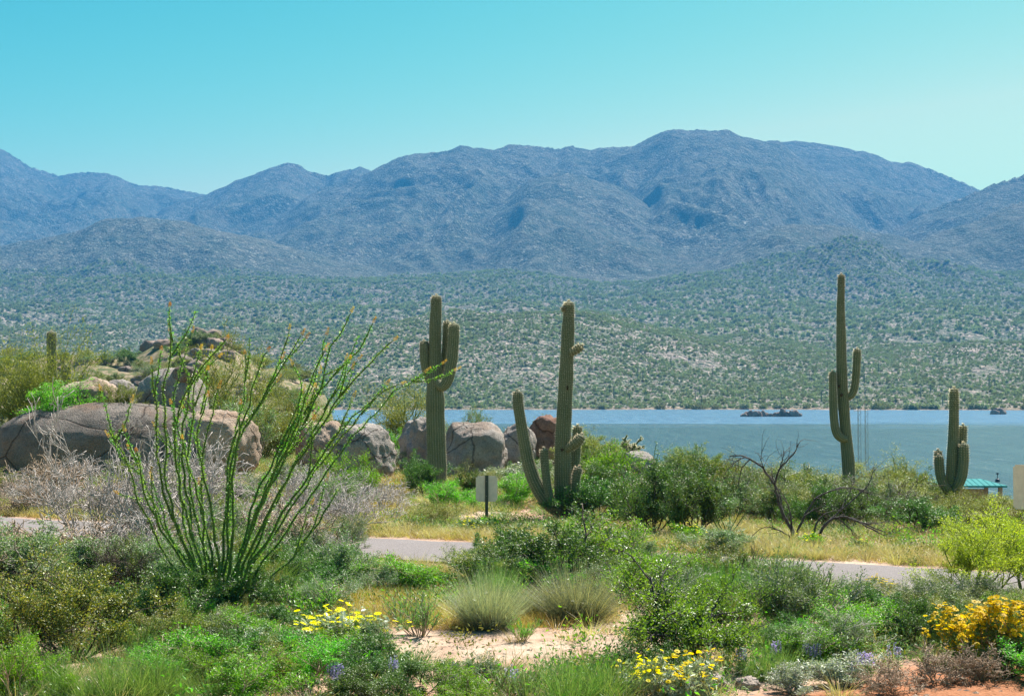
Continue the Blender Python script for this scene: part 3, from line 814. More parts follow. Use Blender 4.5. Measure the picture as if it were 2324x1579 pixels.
def grow(rng, n_main, L, spread, levels, kids, wiggle=0.25, up=0.15, r0=0.02, ratio=0.6, steps=5, base_r=0.05, kid_angle=0.7, thin=0.55):
    """branching skeleton: list of (points, radii, level); tips: (point, direction)"""
    out = []; tips = []
    def shoot(p, d, l, r, lev):
        pts = [p]; rr = [r]; n = max(2, steps - lev // 2)
        for k in range(n):
            d = unit(d + rng.normal(size=3) * wiggle * 0.5 + np.array([0, 0, up]) * 0.5)
            p = p + d * l / n; pts.append(p); rr.append(r * (1 - (1 - thin) * (k + 1) / n))
        out.append((np.array(pts), np.array(rr), lev))
        if lev >= levels:
            tips.append((p, d, pts)); return
        for k in range(kids[lev] if lev < len(kids) else kids[-1]):
            f = rng.uniform(0.35, 1.0); i = min(n - 1, int(f * n)); q = pts[i] + (pts[i + 1] - pts[i]) * (f * n - i if i < n else 0)
            a, b = frame(d); th = rng.uniform(0, 2 * math.pi); ka = kid_angle * rng.uniform(0.6, 1.3)
            nd = unit(d * math.cos(ka) + (a * math.cos(th) + b * math.sin(th)) * math.sin(ka))
            if nd[2] < -0.1: nd[2] *= -0.5
            shoot(q, nd, l * ratio * rng.uniform(0.7, 1.2), max(0.0015, r * thin), lev + 1)
    for k in range(n_main):
        az = 2 * math.pi * (k + rng.uniform(-0.3, 0.3)) / n_main; le = spread * math.sqrt(rng.uniform(0.05, 1))
        d = np.array([math.sin(le) * math.cos(az), math.sin(le) * math.sin(az), math.cos(le)])
        p = np.array([math.cos(az), math.sin(az), 0]) * base_r * rng.uniform(0.2, 1) + np.array([0, 0, -0.03])
        shoot(p, d, L * rng.uniform(0.6, 1.3), r0 * rng.uniform(0.7, 1.2), 0)
    return out, tips

def stems_mesh(sk, mat, name="stems", minr=0.0025):
    b = Buf()
    for P, R, lev in sk: tube(b, P, np.maximum(R, minr), 5 if lev == 0 else (4 if lev == 1 else 3), True)
    return b.mesh(name, mat, True)

def tip_leaves(rng, tips, per, spread, L, W, mat, name="foliage", along=True, updir=0.4, fold=0.15):
    b = Buf(); P = []; D = []
    for p, d, pts in tips:
        pts = np.array(pts)
        k = rng.randint(max(1, int(per * 0.6)), int(per * 1.4) + 1)
        f = rng.uniform(0, 1, k) ** 0.7 * (len(pts) - 1); i = np.minimum(f.astype(int), len(pts) - 2); fr = (f - i)[:, None]
        q = pts[i] * (1 - fr) + pts[i + 1] * fr if along else np.repeat(p[None], k, 0)
        q = q + rng.normal(size=(k, 3)) * spread
        P.append(q); D.append(rng.normal(size=(k, 3)) + d[None] * 0.9 + np.array([0, 0, updir]))
    P = np.concatenate(P); D = np.concatenate(D)
    P[:, 2] = np.maximum(P[:, 2], 0.01)
    leaves(b, P, D, rng.uniform(0.45, 1.55, len(P)) * L, rng.uniform(0.5, 1.4, len(P)) * W, rng, fold)
    return b.mesh(name, mat)

def daisies(rng, P, N, R, name="flowers", stalk_from=None):
    """flower heads: ring of petals and a raised disc; optional stalks"""
    b = Buf()
    for p, n in zip(P, N):
        n = unit(n); a, c = frame(n); r = R * rng.uniform(0.75, 1.2); k = 8
        th = np.arange(k) * 2 * math.pi / k + rng.rand()
        d = np.cos(th)[:, None] * a + np.sin(th)[:, None] * c; sd = -np.sin(th)[:, None] * a + np.cos(th)[:, None] * c
        dr = n * r * rng.uniform(-0.25, 0.25)
        v0 = p + d * r * 0.15; v1 = p + d * r * 0.65 + sd * r * 0.3 + dr * 0.5; v2 = p + d * r + dr; v3 = p + d * r * 0.65 - sd * r * 0.3 + dr * 0.5
        b.add(np.stack([v0, v1, v2, v3], 1).reshape(-1, 3), np.arange(k * 4).reshape(-1, 4))
        ring = p + d * r * 0.28 + n * r * 0.05
        b.add(np.concatenate([ring, [p + n * r * 0.3]]), None, [[i, (i + 1) % k, k] for i in range(k)])
    return b.mesh(name, M['petal_yellow'])

def norm_parts(parts):
    """scale every part mesh so that the whole plant is 1 m wide and 1 m high (spread of the bulk)"""
    A = []
    for nm, me, kd in parts:
        v = np.empty(len(me.vertices) * 3, np.float32); me.vertices.foreach_get("co", v); A.append(v.reshape(-1, 3))
    al = np.concatenate(A)
    w = (np.percentile(al[:, 0], 98) - np.percentile(al[:, 0], 2) + np.percentile(al[:, 1], 98) - np.percentile(al[:, 1], 2)) / 2
    h = np.percentile(al[:, 2], 99)
    return (w, h)

PROTO = {}
def reg(key, parts):
    PROTO.setdefault(key, []).append((parts, norm_parts(parts)))

def make_leafy(key, seed, leafm, stemm, H=1.1, n_main=9, spread=0.95, per=26, L=0.035, W=0.017, kids=(5, 4), sp=0.028, levels=2, wig=0.45, ratio=0.55, up=0.2, r0=0.013):
    rng = np.random.RandomState(seed)
    sk, tips = grow(rng, n_main, H * 0.62, spread, levels, kids, wig, up, r0, ratio)
    reg(key, [("stems", stems_mesh(sk, M[stemm]), None), ("foliage", tip_leaves(rng, tips, per, sp, L, W, M[leafm]), 'stuff')])
for s_ in range(3):
    make_leafy('dark', 100 + s_, 'leaf_dark', 'bark_dark', per=48, kids=(6, 5), n_main=10)
    make_leafy('bright', 110 + s_, 'leaf_bright', 'bark_tan', per=44, H=0.8, spread=1.1, kids=(6, 5), n_main=12, L=0.03, W=0.012)
    make_leafy('creosote', 120 + s_, 'leaf_creosote', 'bark_dark', per=75, H=1.2, spread=0.9, kids=(6, 6), n_main=12, L=0.026, W=0.014)
    make_leafy('grey', 130 + s_, 'leaf_grey', 'bark_grey', per=38, kids=(6, 5), n_main=12, L=0.03, W=0.013)
    make_leafy('olive', 140 + s_, 'leaf_olive', 'bark_green', per=42, H=1.6, spread=0.7, kids=(6, 5), n_main=10, L=0.04, W=0.009, sp=0.05, up=0.3)
for s_ in range(2):
    make_leafy('lime', 150 + s_, 'leaf_lime', 'bark_green', per=48, H=1.9, spread=0.75, kids=(7, 6), n_main=11, L=0.036, W=0.014, sp=0.045, up=0.2, r0=0.016, wig=0.35)
    make_leafy('silver', 160 + s_, 'leaf_silver', 'bark_grey', per=30, H=0.7, spread=1.0, kids=(5, 4), n_main=10, L=0.034, W=0.016)
    make_leafy('open', 170 + s_, 'leaf_open', 'bark_black', per=58, H=1.7, spread=1.0, kids=(6, 6), n_main=8, L=0.04, W=0.024, sp=0.055, wig=0.7, r0=0.028, up=0.05, ratio=0.5)

make_leafy('redflower', 190, 'leaf_red', 'bark_tan', per=14, H=0.5, kids=(4, 4), n_main=8, L=0.03, W=0.014)
for s_ in range(2):
    make_leafy('wand', 195 + s_, 'leaf_dark', 'stem_ocotillo', per=60, H=2.6, spread=0.45, kids=(3,), n_main=6, levels=1, L=0.035, W=0.02, sp=0.025, wig=0.2, ratio=0.35, up=0.1)

def make_dead(key, seed, mat, H=1.2, n_main=10, kids=(5, 4, 3), spread=1.1, wig=0.5, r0=0.012, up=0.1):
    rng = np.random.RandomState(seed)
    sk, tips = grow(rng, n_main, H * 0.55, spread, len(kids), kids, wig, up, r0, 0.62, kid_angle=0.75)
    thick = [q for q in sk if q[2] <= 1]; thin_ = [q for q in sk if q[2] > 1]
    reg(key, [("stems", stems_mesh(thick, M[mat]), None), ("twigs", stems_mesh(thin_, M[mat], "twigs", 0.0045), 'stuff')])
for s_ in range(3):
    make_dead('dead', 200 + s_, 'bark_grey')
    make_dead('brown', 210 + s_, 'bark_tan', n_main=16, H=0.7, kids=(5, 4, 3), r0=0.008)
make_dead('deaddark', 220, 'bark_dark', n_main=7, H=1.6, kids=(4, 4, 3), spread=1.0)
make_dead('deaddark', 221, 'bark_dark', n_main=6, H=1.6, kids=(4, 3, 3), spread=0.8)

def make_grass(key, seed, mat, n=900, H=0.6, lean=0.8, W=0.006, droop=0.8, r=0.12, stemm='blade_dry', tight=False):
    rng = np.random.RandomState(seed)
    nc = 7; cx = rng.normal(size=(nc, 2)) * r * 1.1; ch = rng.uniform(0.55, 1.1, nc); cl = rng.normal(size=(nc, 2)) * 0.22
    if tight: cx *= 0.45; ch = rng.uniform(0.88, 1.05, nc); cl *= 0.3
    ci = rng.randint(0, nc, n); az = rng.uniform(0, 2 * math.pi, n); rr = r * 0.7 * np.sqrt(rng.rand(n))
    B = np.stack([cx[ci, 0] + rr * np.cos(az), cx[ci, 1] + rr * np.sin(az), np.full(n, -0.01)], 1)
    b = Buf(); le = lean * rng.rand(n) ** 0.6
    vx = np.sin(le) * np.cos(az) + cl[ci, 0]; vy = np.sin(le) * np.sin(az) + cl[ci, 1]
    az = np.arctan2(vy, vx); le = np.minimum(np.hypot(vx, vy), 1.3)
    hh = H * ch[ci] * rng.uniform(0.3, 1.15, n)
    pts = blades(b, B, az, le, hh, W, rng, droop, 4)
    # seed heads and side leaves break up the silhouette
    m = n // 2; j = rng.randint(0, n, m); f = rng.randint(1, 4, m)
    pp = np.stack(pts, 1)[j, f]
    leaves(b, pp, rng.normal(size=(m, 3)) + np.array([0, 0, 0.8]), 0.06, W * 1.3, rng)
    b2 = Buf(); m = n // 5; az = rng.uniform(0, 2 * math.pi, m)
    B = np.stack([r * np.cos(az), r * np.sin(az), np.full(m, -0.01)], 1)
    blades(b2, B, az, lean * 1.2 * rng.rand(m), H * rng.uniform(0.3, 0.8, m), W, rng, droop * 1.4)
    reg(key, [("blades", b.mesh("blades", M[mat]), 'stuff'), ("dry_blades", b2.mesh("dry_blades", M[stemm]), 'stuff')])
for s_ in range(3):
    make_grass('ggrass', 300 + s_, 'blade_green', n=1500, H=0.75, lean=0.9, W=0.006, r=0.24, droop=0.5, stemm='blade_green')
    make_grass('sgrass', 310 + s_, 'blade_grey', n=4200, H=0.6, lean=1.5, W=0.005, r=0.2, droop=0.25, tight=True)
    make_grass('tuft', 320 + s_, 'blade_dry', n=420, H=0.35, lean=0.9, W=0.006, r=0.1)

def make_broom(key, seed, mat, H=0.55, n=420):
    """little shrub of upright needle leaved shoots"""
    rng = np.random.RandomState(seed)
    sk, tips = grow(rng, 16, H * 0.6, 0.85, 1, (7,), 0.25, 0.35, 0.006, 0.6, kid_angle=0.5)
    b = Buf()
    for p, d, pts in tips:
        pts = np.array(pts); k = 26
        f = rng.uniform(0, 1, k) * (len(pts) - 1); i = np.minimum(f.astype(int), len(pts) - 2); fr = (f - i)[:, None]
        q = pts[i] * (1 - fr) + pts[i + 1] * fr
        leaves(b, q, rng.normal(size=(k, 3)) * 0.55 + d[None] * 1.2, rng.uniform(0.03, 0.06, k), 0.005, rng)
    reg(key, [("stems", stems_mesh(sk, M['bark_tan']), None), ("foliage", b.mesh("foliage", M[mat]), 'stuff')])
for s_ in range(2):
    make_broom('broom', 400 + s_, 'leaf_bright'); make_broom('broomdark', 410 + s_, 'blade_green')

def make_brittle(key, seed, nfl=60, leafm='leaf_silver', H=0.45, R=0.02, spread=1.0):
    rng = np.random.RandomState(seed)
    sk, tips = grow(rng, 12, H * 0.6, 1.05, 2, (4, 3), 0.35, 0.2, 0.007, 0.55)
    fol = tip_leaves(rng, tips, 16, 0.02, 0.045, 0.022, M[leafm], "foliage")
    P = []; N = []; st = Buf()
    for k in range(nfl):
        p, d, pts = tips[rng.randint(len(tips))]
        az = rng.uniform(0, 2 * math.pi); q = np.array(p) * np.array([0.9, 0.9, 1]) ; 
        top = q * np.array([1.12, 1.12, 1]) + np.array([rng.normal() * 0.045, rng.normal() * 0.045, rng.uniform(0.04, 0.17)])
        mid = (q + top) / 2 + rng.normal(size=3) * 0.012
        tube(st, [q, mid, top], [0.0025, 0.002, 0.002], 3, False)
        P.append(top); N.append(np.array([rng.normal() * 0.5, rng.normal() * 0.5 - 0.25, 1.0]))
    reg(key, [("stems", stems_mesh(sk, M['bark_tan']), None), ("foliage", fol, 'stuff'), ("flower_stalks", st.mesh("flower_stalks", M['blade_green']), 'stuff'), ("flowers", daisies(rng, P, N, R), 'stuff')])
make_brittle('brittle', 500, 120, R=0.024); make_brittle('brittle', 501, 100, R=0.024)
make_brittle('brittlebig', 510, 1100, 'blade_green', 0.75, 0.029)
make_brittle('weedflower', 520, 26, 'leaf_bright', 0.3, 0.018); make_brittle('weedflower', 521, 18, 'leaf_grey', 0.3, 0.018)

def make_pear(key, seed):
    rng = np.random.RandomState(seed); b = Buf(); V, Fc = ICO[2]; parts = []
    pads = []
    def pad(p, d, n, s, lev):
        d = unit(d); n = unit(n - d * np.dot(n, d)); w = np.cross(d, n)
        v = V[:, :1] * w * 0.075 * s + V[:, 1:2] * n * 0.014 * s + (V[:, 2:3] + 1) * d * 0.095 * s + p
        pads.append(v)
        if lev < 3:
            for _ in range(rng.randint(1, 4)):
                th = rng.uniform(-1.0, 1.0); q = p + d * 0.095 * s * (1 + math.cos(th)) + w * 0.075 * s * math.sin(th)
                pad(q, d * math.cos(th) + w * math.sin(th) + rng.normal(size=3) * 0.2, n + rng.normal(size=3) * 0.6, s * rng.uniform(0.75, 1), lev + 1)
    for k in range(7):
        az = rng.uniform(0, 6.28); pad(np.array([math.cos(az) * 0.25 * rng.rand(), math.sin(az) * 0.25 * rng.rand(), 0]), np.array([math.cos(az) * 0.5, math.sin(az) * 0.3, 1]), rng.normal(size=3), 1.1, 0)
    for v in pads[:40]:
        me = mesh_np("pad", v, [Fc], [M['pear']], True)
        parts.append(("pad", me, None))
    reg(key, parts)
s = NT("pear_skin"); p = s.objc(); v_ = s.vor(45, p)
M['pear'] = s.principled(s.ramp(v_, [(0.0, (0.35,0.3,0.16)), (0.12, (0.35,0.3,0.16)), (0.2, (0.08,0.12,0.05)), (1, (0.13,0.17,0.08))]), 0.7, s.bump(v_, 0.4, 0.01))
make_pear('pear', 600)

def make_cholla(key, seed):
    rng = np.random.RandomState(seed)
    sk, tips = grow(rng, 5, 0.45, 0.8, 2, (5, 4), 0.3, 0.2, 0.03, 0.5, kid_angle=0.8, thin=0.8, base_r=0.02)
    tr = [q for q in sk if q[2] == 0]; j = [q for q in sk if q[2] > 0]
    bt = Buf(); bj = Buf(); sp = Buf()
    tube(bt, [[0,0,-0.1],[0,0,0.25]], [0.05, 0.045], 8)
    for P, R, l in tr: tube(bt, P + np.array([0,0,0.2]), R, 7)
    for P, R, l in j:
        P = P + np.array([0,0,0.2]); tube(bj, P, 0.024, 7)
        k = 60; f = rng.randint(0, len(P), k); leaves(sp, P[f], rng.normal(size=(k, 3)), 0.06, 0.006, rng)
    reg(key, [("trunk", bt.mesh("trunk", M['bark_dark'], True), None), ("joints", bj.mesh("joints", M['blade_green'], True), 'stuff'), ("spines", sp.mesh("spines", M['spine']), 'stuff')])
make_cholla('cholla', 700)

def make_lupine(key, seed):
    rng = np.random.RandomState(seed); st = Buf(); fl = Buf(); lf = Buf()
    for k in range(3):
        x, y = rng.uniform(-0.09, 0.09, 2); h = rng.uniform(0.28, 0.42); lx, ly = rng.normal(size=2) * 0.03
        tube(st, [[x, y, -0.02], [x + lx * .5, y + ly * .5, h * 0.5], [x + lx, y + ly, h]], [0.004, 0.0035, 0.002], 4)
        m = 70; zz = rng.uniform(h * 0.55, h, m); th = rng.uniform(0, 6.28, m); r = 0.014 * (1.25 - (zz - h * .55) / (h * .45))
        P = np.stack([x + lx * zz / h + r * np.cos(th), y + ly * zz / h + r * np.sin(th), zz], 1)
        leaves(fl, P, np.stack([np.cos(th), np.sin(th), 0.6 + 0 * th], 1), 0.018, 0.012, rng, 0.3)
        m = 40; th = rng.uniform(0, 6.28, m); zz = rng.uniform(0.02, h * 0.5, m)
        leaves(lf, np.stack([x + 0 * th, y + 0 * th, zz], 1) + rng.normal(size=(m, 3)) * 0.015, np.stack([np.cos(th), np.sin(th), 0.3 + 0 * th], 1), 0.05, 0.01, rng)
    reg(key, [("stems", st.mesh("stems", M['blade_green']), None), ("foliage", lf.mesh("foliage", M['blade_green']), 'stuff'), ("flower_spikes", fl.mesh("flower_spikes", M['petal_purple']), 'stuff')])
make_lupine('lupine', 800); make_lupine('lupine', 801)

NAMES = {'dark': ("leafy_shrub", "shrub"), 'bright': ("leafy_shrub", "shrub"), 'creosote': ("creosote_bush", "shrub"), 'grey': ("grey_shrub", "shrub"),
         'olive': ("palo_verde", "tree"), 'lime': ("palo_verde", "tree"), 'silver': ("silvery_shrub", "shrub"), 'open': ("leafy_shrub", "shrub"),
         'dead': ("dead_shrub", "shrub"), 'brown': ("dry_shrub", "shrub"), 'deaddark': ("dead_shrub", "shrub"), 'ggrass': ("grass_clump", "grass clump"),
         'sgrass': ("grass_clump", "grass clump"), 'tuft': ("grass_tuft", "grass clump"), 'broom': ("needle_shrub", "shrub"), 'broomdark': ("needle_shrub", "shrub"),
         'brittle': ("flowering_brittlebush", "flowering bush"), 'brittlebig': ("flowering_brittlebush", "flowering bush"), 'weedflower': ("yellow_wildflower", "wildflower"),
         'pear': ("prickly_pear", "cactus"), 'cholla': ("cholla", "cactus"), 'lupine': ("lupine", "wildflower"), 'redflower': ("red_wildflower", "wildflower"), 'wand': ("wand_shrub", "shrub")}
_cnt = {}
PR = random.Random(4)
def plant(key, loc, w, h, label, group=None, rz=None, sink=0.0, name=None):
    k = _cnt.get(key, 0); _cnt[key] = k + 1
    parts, (w0, h0) = PROTO[key][k % len(PROTO[key])]
    nm, cat = NAMES[key]
    t = thing(name or nm, label, cat, (loc[0], loc[1], loc[2] - sink), group, PR.uniform(0, 6.28) if rz is None else rz, (w / w0, w / w0, h / h0))
    for pn, me, kd in parts: obj(pn, me, t, kind=kd)
    return t

# (kind, centre px, base py, width px, height px, label)
ROWS = [
 ('bright', 55, 1612, 190, 150, "bright green leafy bush cut by the bottom left corner"),
 ('creosote', 170, 1500, 310, 232, "big round olive creosote bush flecked with yellow at the left"),
 ('ggrass', 265, 1604, 260, 130, "soft silvery green grassy bush at the bottom left"),
 ('ggrass', 185, 1612, 200, 110, "low green grassy bush between the corner bush and the soft silvery one"),
 ('ggrass', 360, 1600, 190, 105, "grassy green clump right of the soft silvery bush at the bottom"),
 ('bright', 545, 1618, 170, 110, "vivid green bush at the bottom below the yellow weeds"),
 ('bright', 470, 1555, 130, 85, "vivid green leafy bush left of the lowest vivid one"),
 ('grey', 500, 1475, 130, 85, "blue-green silvery bush below the foot of the ocotillo"),
 ('silver', 590, 1500, 110, 70, "pale silvery bush right of the blue-green one below the ocotillo"),
 ('dark', 355, 1440, 230, 150, "dark green shrub just left of the ocotillo foot"),
 ('dark', 425, 1410, 130, 90, "dark shrub hugging the foot of the ocotillo"),
 ('creosote', 285, 1335, 160, 110, "yellowish shrub with orange tips behind the dark shrub by the ocotillo"),
 ('grey', 400, 1345, 150, 95, "greyish shrub showing through the lower ocotillo stems"),
 ('broom', 700, 1400, 110, 78, "bright green tufted bush left of the yellow daisies and right of the ocotillo"),
 ('brittle', 755, 1475, 190, 95, "brittlebush with yellow daisies right of the ocotillo"),
 ('olive', 640, 1560, 200, 110, "yellow-green weedy shrub below the centre-left daisies"),
 ('grey', 820, 1480, 120, 80, "grey-green shrub right of the centre-left daisies"),
 ('broomdark', 952, 1445, 115, 92, "small upright green shrub alone on the left of the bare soil"),
 ('sgrass', 1100, 1428, 160, 118, "grey tussock of fine grass in the middle of the bare soil"),
 ('sgrass', 1205, 1396, 70, 62, "small pale tussock tucked right of the grey one"),
 ('ggrass', 1130, 1362, 110, 92, "yellow-green grass clump standing behind the grey tussock"),
 ('sgrass', 1322, 1410, 172, 118, "pale feathery tussock at the right of the bare soil"),
 ('broom', 1188, 1458, 52, 50, "tiny round bright green bush casting a shadow on bare soil"),
 ('open', 1565, 1500, 320, 235, "large open shrub of shiny dark leaves with black branches showing"),
 ('open', 1640, 1440, 160, 130, "right hand spray of the dark open leafed shrub thicket"),
 ('dark', 1500, 1540, 150, 80, "low dark green shrub at the foot of the large open shrub"),
 ('grey', 1800, 1430, 190, 150, "tall grey-green shrub right of the large open shrub"),
 ('broomdark', 1830, 1385, 130, 110, "feathery bright shrub just before the visible stretch of road"),
 ('ggrass', 1930, 1370, 150, 60, "fresh green grass clump on the near verge of the road"),
 ('lime', 2215, 1360, 265, 200, "fresh yellow-green palo verde at the right edge"),
 ('lime', 2320, 1350, 150, 170, "second yellow-green palo verde cut by the right edge"),
 ('brittlebig', 2255, 1515, 215, 160, "big mound of yellow flowers at the right edge"),
 ('dark', 2080, 1470, 150, 110, "blackish green shrub left of the big yellow flower mound"),
 ('grey', 2110, 1400, 160, 80, "greyish shrub under the yellow-green palo verde"),
 ('dark', 2290, 1535, 120, 85, "dark shrub at the foot of the yellow flower mound"),
 ('brown', 2020, 1570, 130, 70, "dry brown bush on the red dirt edge, left one of three"),
 ('brown', 2125, 1552, 115, 75, "dry brown bush on the red dirt edge, middle one of three"),
 ('brown', 2225, 1545, 115, 75, "dry dark brown bush on the red dirt edge, right one of three"),
 ('grey', 1890, 1500, 190, 105, "mid green spreading shrub left of the prickly pear"),
 ('dark', 1800, 1490, 130, 80, "deep green shrub between bright grass and the spreading shrub"),
 ('ggrass', 1745, 1540, 135, 85, "vivid green grass clump above the broken rock"),
 ('brittle', 1560, 1602, 130, 110, "brittlebush with yellow daisies left of the flat stone slab"),
 ('brittle', 1480, 1598, 120, 95, "brittlebush with scattered yellow daisies at the bottom right of centre"),
 ('ggrass', 1300, 1612, 230, 130, "wide grassy bush at the bottom just right of the centre"),
 ('ggrass', 1390, 1600, 150, 90, "low grassy bush left of the bottom brittlebushes"),
 ('dark', 930, 1600, 180, 90, "dark green bush at the bottom left of the bare soil"),
 ('bright', 1035, 1612, 170, 85, "bright green bush at the bottom below the bare soil"),
 ('grey', 1085, 1550, 110, 60, "small grey-green bush at the lower rim of the bare soil"),
 ('broomdark', 1170, 1590, 120, 75, "small feathery bush on the lower rim right of the grey-green one"),
 ('dark', 800, 1612, 150, 80, "dark leafy bush at the bottom between the purple lupines"),
 ('silver', 835, 1600, 50, 40, "pale silvery plant at the bottom edge beside the lupines"),
 ('silver', 25, 1590, 50, 36, "small pale-leaved plant in the bottom left corner"),
 ('redflower', 665, 1312, 50, 36, "pinkish red flowering herb right of the lower ocotillo stems"),
 ('redflower', 695, 1300, 42, 44, "brick red flowering herb left of the slim grey-green shrub"),
 ('wand', 1540, 1220, 110, 200, "slender wand-stemmed dark green shrub standing above the thicket"),
 ('wand', 1650, 1215, 150, 150, "leaning wand-stemmed dark green shrub left of the dead tree"),
 ('pear', 2030, 1462, 115, 62, "olive prickly pear cactus with round pads in shade"),
 ('pear', 1968, 1425, 70, 48, "small prickly pear cactus up left of the larger one"),
 ('brittle', 1990, 1345, 70, 35, "low yellow daisies on the near edge of the road"),
 ('silver', 1900, 1560, 120, 70, "grey-white herb thicket left of the dry brown bushes"),
 ('silver', 1800, 1575, 110, 60, "low greyish herbs above the red dirt left part"),
 # between the road and the foreground
 ('dark', 1255, 1330, 300, 150, "broad dark green shrub in front of the many-armed saguaro"),
 ('dark', 1140, 1300, 150, 95, "dark shrub right of the sign post on the near side"),
 ('bright', 1370, 1300, 190, 115, "green shrub right of the broad dark one before the thicket"),
 ('bright', 945, 1338, 170, 72, "rounded green shrub in front of the visible road stretch"),
 ('grey', 1085, 1325, 100, 80, "grey-green shrub between rounded green shrub and yellow-green grass"),
 ('grey', 850, 1350, 140, 70, "low grey-green shrub left of the rounded green shrub"),
 ('grey', 770, 1330, 160, 110, "grey-green shrub right of the lower ocotillo stems"),
 ('grey', 700, 1290, 130, 100, "small grey shrub behind the lower right ocotillo stems"),
 ('grey', 800, 1255, 100, 85, "slim grey-green shrub at the left end of the visible road stretch"),
 ('deaddark', 1690, 1360, 90, 120, "leafless thin twiggy shrub in front of the road at right of centre"),
 ('grey', 1450, 1290, 110, 70, "pale shrub left of the large open shrub near the road"),
 ('brown', 70, 1330, 230, 130, "tangled brown dry shrub at the left edge"),
 ('brown', 190, 1310, 200, 120, "tangled brown dry shrub right of the left edge one"),
 ('deaddark', 40, 1380, 160, 110, "dark leafless shrub at the left edge below the brown tangle"),
 ('brown', 15, 1450, 130, 100, "brown dry shrub behind the creosote bush at the left edge"),
 # beyond the road
 ('dead', 205, 1265, 260, 330, "bare silvery shrub with long forked branches left of the ocotillo"),
 ('dead', 330, 1290, 300, 280, "wide bare grey shrub tangled behind the ocotillo"),
 ('dead', 440, 1230, 260, 240, "bare grey shrub in the middle of the ocotillo stems"),
 ('dead', 590, 1225, 230, 150, "low bare grey shrub behind the right ocotillo stems"),
 ('dead', 680, 1200, 170, 140, "pale bare twigs between ocotillo and the green shrub"),
 ('dead', 790, 1215, 170, 110, "bare twiggy skirt of the shrub left of the sandy patch"),
 ('bright', 790, 1140, 125, 110, "green topped shrub left of the sandy patch"),
 ('grey', 760, 1190, 150, 120, "grey-green shrub below the green topped one"),
 ('bright', 112, 940, 125, 70, "vivid green round shrub growing on the slab at the left"),
 ('creosote', 268, 938, 90, 66, "dark olive round tuft on the slab between two boulders"),
 ('dead', 290, 985, 90, 80, "bare white twigs hanging over the edge of the slab"),
 ('olive', 30, 1000, 230, 245, "tall yellow-green palo verde at the left edge behind the slab"),
 ('olive', 60, 960, 130, 165, "golden olive palo verde between the left edge tree and the armless saguaro"),
 ('olive', 172, 950, 80, 95, "small golden palo verde in front of the short saguaro stub"),
 ('olive', 100, 975, 95, 165, "palo verde screening the armless saguaro"),
 ('olive', 512, 950, 150, 180, "olive palo verde behind the pale domed boulder"),
 ('olive', 600, 1040, 160, 150, "olive palo verde between pale domed boulder and the tan one"),
 ('olive', 640, 1000, 120, 110, "small olive tree behind the ocotillo stems"),
 ('olive', 915, 1005, 140, 140, "golden palo verde left of the stout saguaro trunk"),
 ('bright', 915, 1045, 80, 62, "green shrub between grey domed boulder and the stout saguaro"),
 ('dark', 960, 1125, 85, 80, "dark green shrub against the foot of the stout saguaro"),
 ('bright', 1015, 1155, 120, 62, "low green shrub at the right foot of the stout saguaro"),
 ('grey', 1065, 985, 90, 55, "thin grey-green shrub rising behind the block boulder"),
 ('bright', 1165, 1150, 100, 75, "green shrub between the sign and the long curved arm"),
 ('silver', 1185, 1050, 100, 70, "pale silvery shrub behind the long curved arm"),
 ('dark', 1075, 1125, 60, 60, "small dark shrub above the plain sign"),
 ('olive', 1000, 1190, 150, 55, "low yellowish weeds left of the sign post"),
 ('bright', 1365, 1140, 130, 115, "bushy green shrub right of the many-armed saguaro"),
 ('dark', 1480, 1210, 190, 150, "dark upright shrub in the thicket right of the many-armed saguaro"),
 ('dark', 1580, 1215, 170, 140, "tall dark shrub in the middle of the thicket"),
 ('creosote', 1612, 1120, 110, 100, "brown-green bush on the skyline of the thicket before the lake"),
 ('dark', 1820, 1120, 80, 65, "dark green bush against the water right of the dead tree top"),
 ('creosote', 2055, 1150, 130, 95, "brownish bush left of the shortest saguaro"),
 ('grey', 1640, 1255, 130, 60, "blue-green low shrub on the far verge of the road"),
 ('weedflower', 1560, 1225, 70, 36, "yellow-green flowering weed before the thicket"),
 ('olive', 2240, 1190, 130, 80, "yellowish bush under the turquoise roof right of the shortest saguaro"),
 ('olive', 2310, 1200, 110, 70, "yellowish bush below the sign back at the right edge"),
 ('weedflower', 1068, 1208, 80, 34, "yellow flowers at the left of the sign post foot"),
 ('weedflower', 1118, 1202, 45, 28, "small yellow flowers at the right of the sign post foot"),
 ('weedflower', 952, 1198, 32, 22, "single clump of yellow flowers left along the verge"),
 ('weedflower', 1845, 1240, 45, 30, "yellow flowers at the foot of the dead tree"),
 ('weedflower', 1955, 1250, 45, 26, "yellow flowers on the verge right of the dead tree"),
 ('weedflower', 1345, 1312, 60, 40, "orange-yellow flowers before the green shrub right of the many-armed saguaro"),
 ('weedflower', 835, 1522, 60, 36, "few yellow flowers low between the dark bush and grey shrub"),
 ('weedflower', 520, 1455, 60, 40, "few yellow flowers below the ocotillo"),
 ('weedflower', 430, 1540, 50, 36, "few yellow flowers beside the vivid green bush"),
]
for key, px, py, w, h, lab in ROWS:
    q = hit(px, py) if py < 1578 else hit(px, 1578)
    if py >= 1578:
        q = Vector((q.x, q.y - (py - 1578) / 100.0, q.z)); q.z = gz(q.x, q.y)
        q.x = (px - 1162) / F * q.y
    pm = F / q.y
    if "on the slab" in lab or "edge of the slab" in lab:
        q = at(px, py, 42.0 if "edge" not in lab else 40.6); pm = F / q.y; q.z -= 0.12
        plant(key, q, w / pm, h / pm + 0.12, lab); continue
    if q.y > 50 and px < 1290:
        d = 49.5 if key == 'olive' else 46.5
        tz = at(px, py - h, d).z; x = (px - 1162) / F * d; g = gz(x, d)
        plant(key, (x, d, g), w / F * d * 1.15, max(0.5, tz - g), lab); continue
    plant(key, q, w / pm, h / pm, lab)

